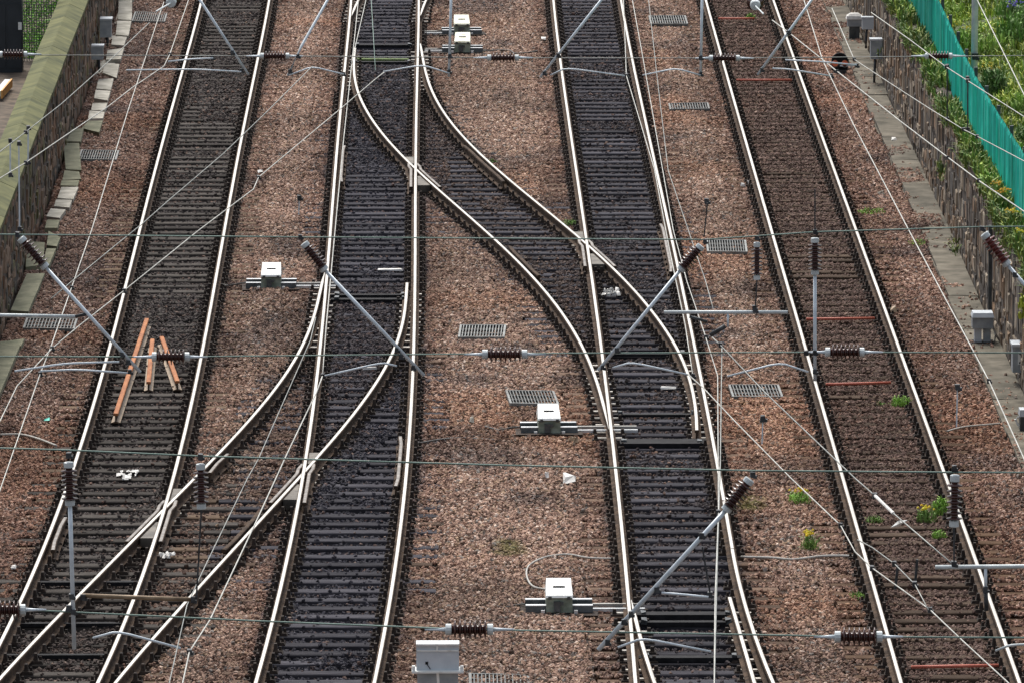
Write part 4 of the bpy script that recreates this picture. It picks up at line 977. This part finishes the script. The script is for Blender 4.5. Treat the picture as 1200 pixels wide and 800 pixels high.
def arm(Yp, label, ins=None, tube=None, steady=None, clamps=(), rods=(), extra=(), m='galv', r=0.022, pm='porcelain', sr=0.0125, name='registration_arm', R=0.082):
    first = PY(*(ins or tube)[0], Yp) if (ins or tube) else PY(*rods[0][0], Yp)
    t = thing(name, label, 'overhead arm', first); o = Vector(first)
    L = lambda q, dy=0.0: PY(*q, Yp) + Vector((0, dy, 0)) - o
    if ins: insulator_into(t, L(ins[0]), L(ins[1]), R=R, m=pm)
    if tube:
        mb = MB(); mb.tube([L(q) for q in tube], r, 10); mb.build('tube', m, t, smooth=True)
    for s in (steady or []):
        mb = MB(); pts = [L(q, -0.05) for q in s]
        if len(pts) == 3:     # soften the bend
            a, b, c = pts; pts = [a, a.lerp(b, 0.8), b.lerp((a + c) / 2, 0.12), b.lerp(c, 0.2), c]
        mb.tube(pts, sr, 8); mb.build('steady_arm', m if m != 'tube_brown' else 'galv', t, smooth=True)
    for c in clamps: clamp(t, L(c), 0.048 if Yp < 110 else 0.055)
    for a, b in rods:
        mb = MB(); mb.tube([L(a), L(b)], 0.010, 6); mb.build('rod', 'fitting', t)
    for a, b, rr, mm in extra:
        mb = MB(); mb.tube([L(a), L(b)], rr, 10); mb.build('tube', mm, t, smooth=True)
    return t
# middle span
arm(YM, 'diagonal tube and brown insulator hanging before the trough lids, with two straight steady arms', [(24, 279), (54, 314)], [(54, 314), (164.5, 436)],
    [[(17.5, 434), (75, 425), (140, 423)], [(47, 434), (90, 432), (150, 436)]], [(20, 275), (143, 415), (150, 424), (152, 435)], extra=[((-30, 369), (88, 371), 0.022, 'galv_pale'), ((88, 371), (101, 368), 0.02, 'fitting')])
arm(YM, 'diagonal tube and brown insulator crossing the blackened track over its switch', [(356, 285), (381, 317)], [(381, 317), (497, 440)], [[(378, 440), (448, 424), (465, 428)]], [(352, 278), (465, 410), (470, 418), (484, 431)])
arm(YM, 'diagonal tube and brown insulator above the frog of the S-curved crossover', [(822, 288), (797, 317)], [(797, 317), (701, 434)], [[(718, 430), (740, 423.6), (806, 438)]], [(826, 283), (706, 430), (723, 410)], rods=[((829, 238), (825, 278))])
arm(YM, 'upright tube and dark insulator with bent steady arm over the brown track', [(955, 279), (955, 322)], [(955, 322), (955, 446)], [[(852, 440), (914, 424), (947, 435)]], [(955, 272), (955, 413), (944, 413), (955, 435)], rods=[((955, 222), (955, 272))], R=0.075)
arm(YM, 'deep red insulator on a diagonal tube before the tall wall', [(1153, 274), (1181, 311)], [(1181, 311), (1225, 361), (1330, 470)], None, [(1151, 268), (1189, 322)], pm='porcelain_red')
arm(YM, 'level tube hung from an upright dark insulator beside the brown track', [(887, 284), (887, 328)], [(778, 366), (923, 366)], None, [(887, 279), (885, 364), (884, 361)], rods=[((887, 328), (885, 366))],
    extra=[((853, 367), (853, 383), 0.014, 'galv'), ((850, 382), (832, 393), 0.028, 'fitting'), ((808, 371), (829, 377), 0.018, 'steel_dark')], m='galv_pale', R=0.062)
# near span
arm(YN, 'upright blue grey tube and brown insulator over the track with rusty lengths', [(80.5, 541), (82, 592)], [(82, 592), (83.5, 640), (87, 760)], [[(109, 746), (138, 738), (212, 758)]], [(80.5, 533), (86, 716), (80, 712), (84, 698)], R=0.075)
arm(YN, 'upright brown insulator with a thin rod and brown level tube over the curved crossover', [(235, 543), (236, 596)], [(96, 697), (226, 702)], None, [(235, 535), (226, 702), (97, 699)], rods=[((236, 596), (230, 702))], m='tube_brown', R=0.07)
arm(YN, 'long diagonal tube and dark insulator beside the point machine with the looped cable', [(879, 561), (850, 598)], [(850, 598), (820, 631), (701, 761)], [[(724, 757), (753, 746), (833, 762)], [(775, 693), (800, 695), (830, 698)]], [(882, 556), (822, 627), (739, 719), (731, 728), (770, 690), (832, 696), (712, 752)], rods=[((823, 640), (832, 694))], r=0.024)
arm(YN, 'level tube on an upright dark insulator over the brown track near yellow flowers', [(1119, 556), (1118, 617)], [(1096, 664), (1330, 662)], [[(1166, 761), (1183, 754), (1240, 752)]], [(1118, 548), (1118, 660), (1155, 690)], rods=[((1118, 617), (1118, 662))], extra=[((1155, 666), (1155, 690), 0.016, 'galv'), ((1155, 690), (1156, 715), 0.022, 'fitting')], m='galv_pale', R=0.072)
# far span
arm(YF, 'pale diagonal tube with two straight arms at the far end of the first track', None, [(225, -14), (291, 88)], [[(148, 82), (230, 81), (283, 84)], [(197, 72), (225, 69), (250, 68)]], [(272, 62), (283, 83), (249, 68)])
arm(YF, 'grey diagonal tube and bent steady arm beside the far blackened track', None, [(392, -14), (353, 55), (337, 89)], [[(339, 88), (366, 78), (403, 87)]], [(349, 66), (340, 84), (402, 87)])
arm(YF, 'upright blue grey tube standing before the pair of cream point machines', None, [(529, -14), (526, 90)], [[(449, 84), (495, 76), (527, 86)]], [(527, 66), (526, 84)])
arm(YF, 'pale diagonal tube and bent steady arm over the track between crossover and brown track', None, [(716, -14), (633, 91)], [[(645, 88), (663, 79.5), (734, 89)]], [(654, 65), (638, 86), (734, 89)])
arm(YF, 'upright tube beside the horizontal insulator at the far brown track', None, [(823, -14), (821, 90)], [[(753, 88), (792, 80), (821, 88)]], [(821, 68), (821, 87)])
arm(YF, 'diagonal tube with two long arms reaching to the black ground signal', None, [(960, -12), (888, 88)], [[(920, 70), (960, 72), (1004, 76)], [(905, 80), (925, 81), (974, 89)]], [(924, 38), (893, 82), (1004, 77), (974, 89)])
# cross-span wires
def span(Yp, segs, ins, label, r=0.009, m='wire_green'):
    c = PY(600, segs[0][1], Yp); t = thing('span_wire', label, 'span wire', c)
    L = lambda q: PY(*q, Yp) - c
    mb = MB(); mb.tube([L(q) for q in segs], r, 6); mb.build('wire', m, t, smooth=True)
    for x0, x1, v in ins:
        insulator_into(t, L((x0, v)), L((x1, v)), R=0.088 if Yp < 110 else 0.075)
        px = 110 if Yp < 90 else (98 if Yp < 110 else 75)
        for s, xx in ((-1, x0), (1, x1)):
            mb = MB(); e = xx + s * 0.22 * px; mb.tube([L((xx, v)), L((xx + s * 0.08 * px, v)), L((e, v))], [0.022, 0.016, 0.010], 8); mb.build('terminal', 'galv', t, smooth=True)
    return t
span(YM, [(-200, 417), (200, 418), (600, 414), (985, 412.5), (1400, 414)], [(178, 222, 418), (565, 618, 415), (967, 1013, 412.5)], 'lower span wire with three brown insulators crossing above the white point machine')
span(YM, [(-200, 273), (350, 278), (825, 281), (955, 272), (1150, 266), (1400, 264)], [], 'thin upper span wire carrying the diagonal insulators above the crossover')
span(YN, [(-250, 706), (30, 714), (300, 727), (550, 737), (1010, 745.5), (1450, 748)], [(-20, 30, 714), (522, 578, 737), (978, 1034, 745.5)], 'lower span wire with brown insulators beside the pale grey sheet metal case')
span(YN, [(-250, 517), (80, 527), (235, 534), (600, 545), (880, 551), (1120, 553), (1450, 554)], [], 'thin green upper span wire passing below the white point machine with plain front', m='wire_green')
span(YF, [(-150, 64), (320, 66), (600, 68), (850, 68.5), (1142, 66), (1400, 64)], [(-1, 32, 64), (305, 339, 66), (571, 608, 68), (831, 867, 68.5), (1084, 1116, 66)], 'far span wire with five dark insulators passing before the grey mast', r=0.008, m='wire_dark')
# mast behind the fence
YMAST = 146.5; XM = PY(1142, 66, YMAST).x
mz = bank_z(XM, YMAST); t = thing('mast', 'slim grey steel mast standing behind the teal fence', 'mast', (XM, YMAST, mz - 0.1))
mb = MB(); mb.tube([(0, 0, 0), (0, 0, 6.5)], 0.06, 12); mb.build('pole', 'galv', t, smooth=True)
mb = MB(); mb.box((0, 0, 0.08), (0.4, 0.4, 0.2)); mb.build('base', 'concrete', t)
clamp(t, Vector((0, -0.03, PY(1142, 66, YMAST).z - mz + 0.1)), 0.10)
# end-on insulators at the top edge
for (u, v, lab) in ((885, 7, 'brown disc insulator seen end-on above the far brown track'), (200, 4, 'dark disc insulator seen end-on near the far trough lids')):
    o = PY(u, v, YF - 4); t = thing('strain_insulator', lab, 'insulator', o); insulator_into(t, (0, 0, 0), (0.06, 1.6, 0.06), R=0.12, sheds=6)
    mb = MB(); mb.tube([(0, 0, 0), (0.10 if u > 500 else -0.2, -0.7, -0.05)], 0.012, 6); mb.build('terminal', 'galv_pale', t)

# ------------------------------------------------------------------ lengthwise overhead wires (traced at wire height)
def ohl(label, pts, z=4.76, r=0.0085, m='wire_pale', dr=None):
    zs = z if isinstance(z, (list, tuple)) else [z] * len(pts)
    q = [P(u, v, zz) for (u, v), zz in zip(pts, zs)]; c = q[0].copy()
    t = thing('overhead_wire', label, 'overhead wire', c); mb = MB(); mb.tube([p - c for p in q], r * 0.88, 6); mb.build('wire', m, t, smooth=True)
    for i in (dr or []): clamp(t, q[i] - c, 0.045)
    return t
ohl('pale contact wire running from the far trough lids along the track with rusty lengths', [(215, -60), (187, 17), (150, 130), (108, 268), (84, 337), (59, 408), (47, 438), (-40, 690)], dr=[4, 6])
ohl('pale wire slanting past the trough lids onto the mossy coping', [(226, -16), (221, 0), (199, 64), (192, 78), (155, 103), (127, 125), (30, 191), (0, 209), (-90, 262)], z=5.2, dr=[2, 6])
ohl('dull wire slanting beside the pale one across the mossy wall', [(175, 27), (118, 81), (72, 122), (30, 155), (0, 178), (-80, 235)], z=5.4, m='wire_dark', r=0.008, dr=[3])
ohl('long pale wire slanting from the blackened track across to the trough lids', [(450, 85), (440, 93), (400, 127), (303, 208), (297, 222), (233, 270), (145, 341), (95, 380), (61, 408), (20, 452), (0, 493), (-60, 560)], z=4.8, dr=[3, 6, 8])
ohl('dull slanting wire between the first two tracks ending above the dark ballast', [(366, 78), (312, 132), (261, 181), (200, 233), (165, 264), (135, 288), (60, 350)], z=5.1, m='wire_dark', r=0.008)
ohl('pale contact wire beside the rail of the blackened track beyond its switch', [(424, -40), (416, 40), (402, 170), (391, 288), (382, 385), (378, 440)], m='wire_pale', r=0.0085, dr=[5])
ohl('pale contact wire slanting from the switch down over the curved crossover', [(378, 440), (371, 459), (337, 530), (300, 611), (246, 726), (222, 763), (214, 800), (190, 900)], r=0.0095, dr=[5])
ohl('thin dull wire beside the contact wire over the curved crossover', [(370, 372), (364, 398), (303, 537), (290, 560), (236, 672), (219, 709), (199, 797), (180, 880)], z=5.0, m='wire_dark', r=0.007)
ohl('pale wire leaning over the far switch blades', [(433, -20), (429, 0), (417, 52), (412, 75)], z=5.0, m='wire_pale')
ohl('thin green wire above the far mossy board', [(434, -20), (435, 0), (440, 83)], z=5.3, m='wire_green', r=0.007)
ohl('pale contact wire close to the rail beyond the S-curved crossover', [(728, -60), (732, 34), (734, 89), (767, 199), (784, 290), (803, 381), (812, 440)], dr=[2, 6])
ohl('pair wire hugging the rail beside the diagonal insulator', [(741, 0), (752, 60), (789, 270), (805, 330), (827, 395), (841, 440), (842, 600), (838, 700), (837, 800), (836, 880)], z=5.0, r=0.0075, dr=[4, 6])
ohl('thin dull wire over the ballast beside the level tube', [(760, 0), (770, 90), (783, 200), (809, 277), (827, 330), (836, 363)], z=5.2, m='wire_dark', r=0.0065)
ohl('dull upright wire beside the grating between two tracks', [(846, 405), (844, 551), (841, 640), (838, 763), (836, 860)], z=5.0, m='wire_dark', r=0.008)
ohl('pale wire slanting from the crossover switch across to the brown track', [(806, 438), (824, 454), (860, 492), (927, 560), (985, 615), (1002, 646), (1022, 665), (1090, 714), (1130, 752), (1180, 798), (1240, 860)], z=4.8, dr=[4, 6, 7])
wd = ohl('dull slanting wire with a pale section insulator above the flowering weeds', [(832, 393), (844, 404), (896, 459), (940, 501), (1002, 560), (1025, 580), (1047, 601), (1118, 662)], z=5.1, m='wire_dark', r=0.009, dr=[1, 5])
a, b = P(1025, 580, 5.1) - wd.location, P(1047, 601, 5.1) - wd.location; mb = MB(); mb.tube([a, b], 0.018, 8); mb.build('section_insulator', 'litter', wd)
c_ = P(1055, 612, 5.05) - wd.location; mb = MB(); mb.add([c_ + Vector(q) for q in ((-0.10, 0, -0.05), (-0.02, 0.02, -0.045), (0.08, 0, 0.03), (-0.02, 0.02, 0.02), (-0.02, -0.02, -0.01))], [(0, 1, 4), (1, 2, 4), (2, 3, 4), (3, 0, 4), (3, 2, 1, 0)]); mb.build('fin', 'white_paint', wd)
wd2 = ohl('short slanting wire with dark hangers over the brown track', [(1005, 632), (1022, 641), (1048, 660), (1072, 684), (1088, 714)], z=4.95, m='wire_dark', r=0.008, dr=[2, 3])
for (u, v, v2) in ((1052, 662, 690), (1075, 655, 688)):
    a, b = P(u, v, 4.95) - wd2.location, PY(u - 3, v2, P(u, v, 4.95).y) - wd2.location; mb = MB(); mb.tube([a, b], 0.016, 6); mb.build('hanger', 'fitting', wd2)
ohl('bright wire slanting from the brown track over the walkway to the teal fence', [(905, 24), (925, 39), (981, 84), (1052, 140), (1111, 185), (1147, 212), (1200, 248), (1290, 312)], z=4.9, r=0.0105, dr=[2, 4, 5])
ohl('dull wire slanting over the tall wall past the mast', [(1021, 15), (1065, 46), (1109, 79), (1134, 95), (1200, 137), (1290, 196)], z=5.2, m='wire_pale', r=0.009, dr=[2, 3])
ohl('thin wire slanting over the wall below the mast', [(975, 10), (1001, 70), (1048, 101), (1090, 128), (1129, 152), (1145, 160), (1200, 189), (1290, 240)], z=4.8, m='wire_pale', r=0.008, dr=[1, 4, 5])
ohl('pale contact wire running beside the walkway to the wall foot cabinets', [(935, -30), (942, 0), (964, 71), (1000, 146), (1065, 270), (1105, 345), (1139, 408), (1159, 446), (1200, 537), (1240, 630)], z=4.76, r=0.010, dr=[7])
ohl('bright wire rising over the grassy bank beside the mast', [(1138, -20), (1145, 0), (1172, 54), (1200, 111), (1250, 215)], z=5.6, r=0.010)
hg = thing('dropper_frame', 'two thin upright hangers linking the slanting wires before the mossy wall', 'hanger', P(32, 160, 5.3))
for (u, v0, v1) in ((33, 150, 190), (12, 165, 205), (22, 168, 268)):
    Yh = P(u, v0, 5.3).y; a, b = PY(u, v0, Yh) - hg.location, PY(u + (0 if v1 < 260 else 1), v1, Yh) - hg.location; mb = MB(); mb.tube([a, b], 0.012, 6); mb.build('rod', 'galv', hg)
    clamp(hg, a, 0.05); clamp(hg, b, 0.05)
hg = thing('dropper_frame', 'two thin dark hangers linking the slanting wires before the teal fence', 'hanger', P(1110, 80, 5.2))
for (u, v0, v1) in ((1110, 78, 140), (1134, 92, 152)):
    Yh = P(u, v0, 5.2).y; a, b = PY(u, v0, Yh) - hg.location, PY(u, v1, Yh) - hg.location; mb = MB(); mb.tube([a, b], 0.012, 6); mb.build('rod', 'fitting', hg); clamp(hg, a, 0.05); clamp(hg, b, 0.05)
# small posts with clamps on hanger rods
for (u, v, v2, lab) in ((1122, 453, 500, 'thin speckled rod with round clamp above the ballast near the walkway'), (894, 490, 520, 'small clamp on a thin rod beside the grating between two tracks'), (351, 232, 252, 'small clamp on a thin rod between the first two tracks'), (828, 236, 240, 'tiny clamp above the steel grating by the diagonal insulator')):
    Yh = P(u, v, 4.9).y; o = PY(u, v, Yh); t = thing('wire_clamp', lab, 'clamp', o); clamp(t, Vector((0, 0, 0)), 0.06)
    mb = MB(); mb.tube([(0, 0, 0), PY(u - 1, v2, Yh) - o], 0.009, 6); mb.build('rod', 'galv', t)

# ------------------------------------------------------------------ litter and odd stones
def scrap(u, v, s, label, m='litter', flat=0.25, name='litter', n=3, z=0.05):
    t = tag(link(name, None, None, P(u, v, z)), label, 'litter')
    r = random.Random(u * 7 + v)
    if n > 2: n = n * 3; s = s * 0.62
    for i in range(n):
        mb = MB(); mb.box((0, 0, 0), (s * r.uniform(0.3, 1), s * r.uniform(0.4, 2.0), s * flat * r.uniform(0.5, 1.2)), jit=s * 0.16, top=(0.6, 0.5))
        mb.build('scrap', m, t, loc=(r.uniform(-s, s) * (1.3 if n > 2 else 0.7) * (n > 1), r.uniform(-s, s) * (3.5 if n > 2 else 2.0) * (n > 1), r.uniform(0, s * 0.1)))
scrap(150, 556, 0.16, 'white crumbly waste spread over sleepers of the track with rusty lengths', n=6, flat=0.06, z=0.03)
scrap(195, 650, 0.13, 'crumpled pale scrap beside the frog of the curved crossover', n=4, flat=0.5)
scrap(716, 343, 0.17, 'crumpled white sheet inside the frog of the S-curved crossover', n=4, flat=0.5)
scrap(668, 560, 0.3, 'flat pale strip on the ballast beyond the looped cable', n=1, flat=0.1)
scrap(641, 556, 0.09, 'small pale upright marker on the ballast beside a flat strip', n=1, flat=1.5, z=0.10)
scrap(674, 514, 0.10, 'rusty tan stone at the drive rods of the clean white point machine', 'tube_brown', 0.7, n=2)
for (u, v, w, d, lab) in ((457, 316, 0.42, 0.10, 'pale strip lying on dark sleepers beyond the diagonal insulator'), (433, 431, 0.22, 0.08, 'small pale strip on dark sleepers near a bent steady arm'), (783, 454, 0.24, 0.08, 'pale chip on sleepers between the switch blades')):
    mb = MB(); mb.box((0, 0, 0), (w, d, 0.02), jit=0.012, top=(0.95, 0.7)); tag(mb.build('strip', 'litter', loc=P(u, v, 0.03)), lab, 'litter')
scrap(1020, 140, 0.1, 'small white scrap at the walkway edge', n=1)
scrap(1048, 163, 0.12, 'white scrap on the walkway under the bright wire', n=1, flat=0.4, z=0.10)
scrap(1033, 226, 0.16, 'flat grey stone lying between track and walkway', 'concrete', 0.3, n=1)
scrap(637, 45, 0.14, 'small white scrap beside the far rail near the cream machines', n=1)
scrap(553, 492, 0.14, 'pale round stone in the wide ballast strip', 'concrete', 0.5, n=1)
scrap(1046, 362, 0.16, 'tan scrap lying against the rail beside the walkway', 'tube_brown', 0.25, n=1)
scrap(18, 663, 0.10, 'white scrap in the dark ballast outside the track with rusty lengths', n=2)
scrap(875, 216, 0.12, 'white scrap on the ballast left of the brown track rail', n=2, flat=0.4)
scrap(300, 200, 0.13, 'pale stones beside the rail under the slanting wire', n=2)
scrap(55, 491, 0.1, 'green plastic scrap in the ballast by the mossy lids', 'teal', 0.3, n=1)
print('objects', len(bpy.data.objects))
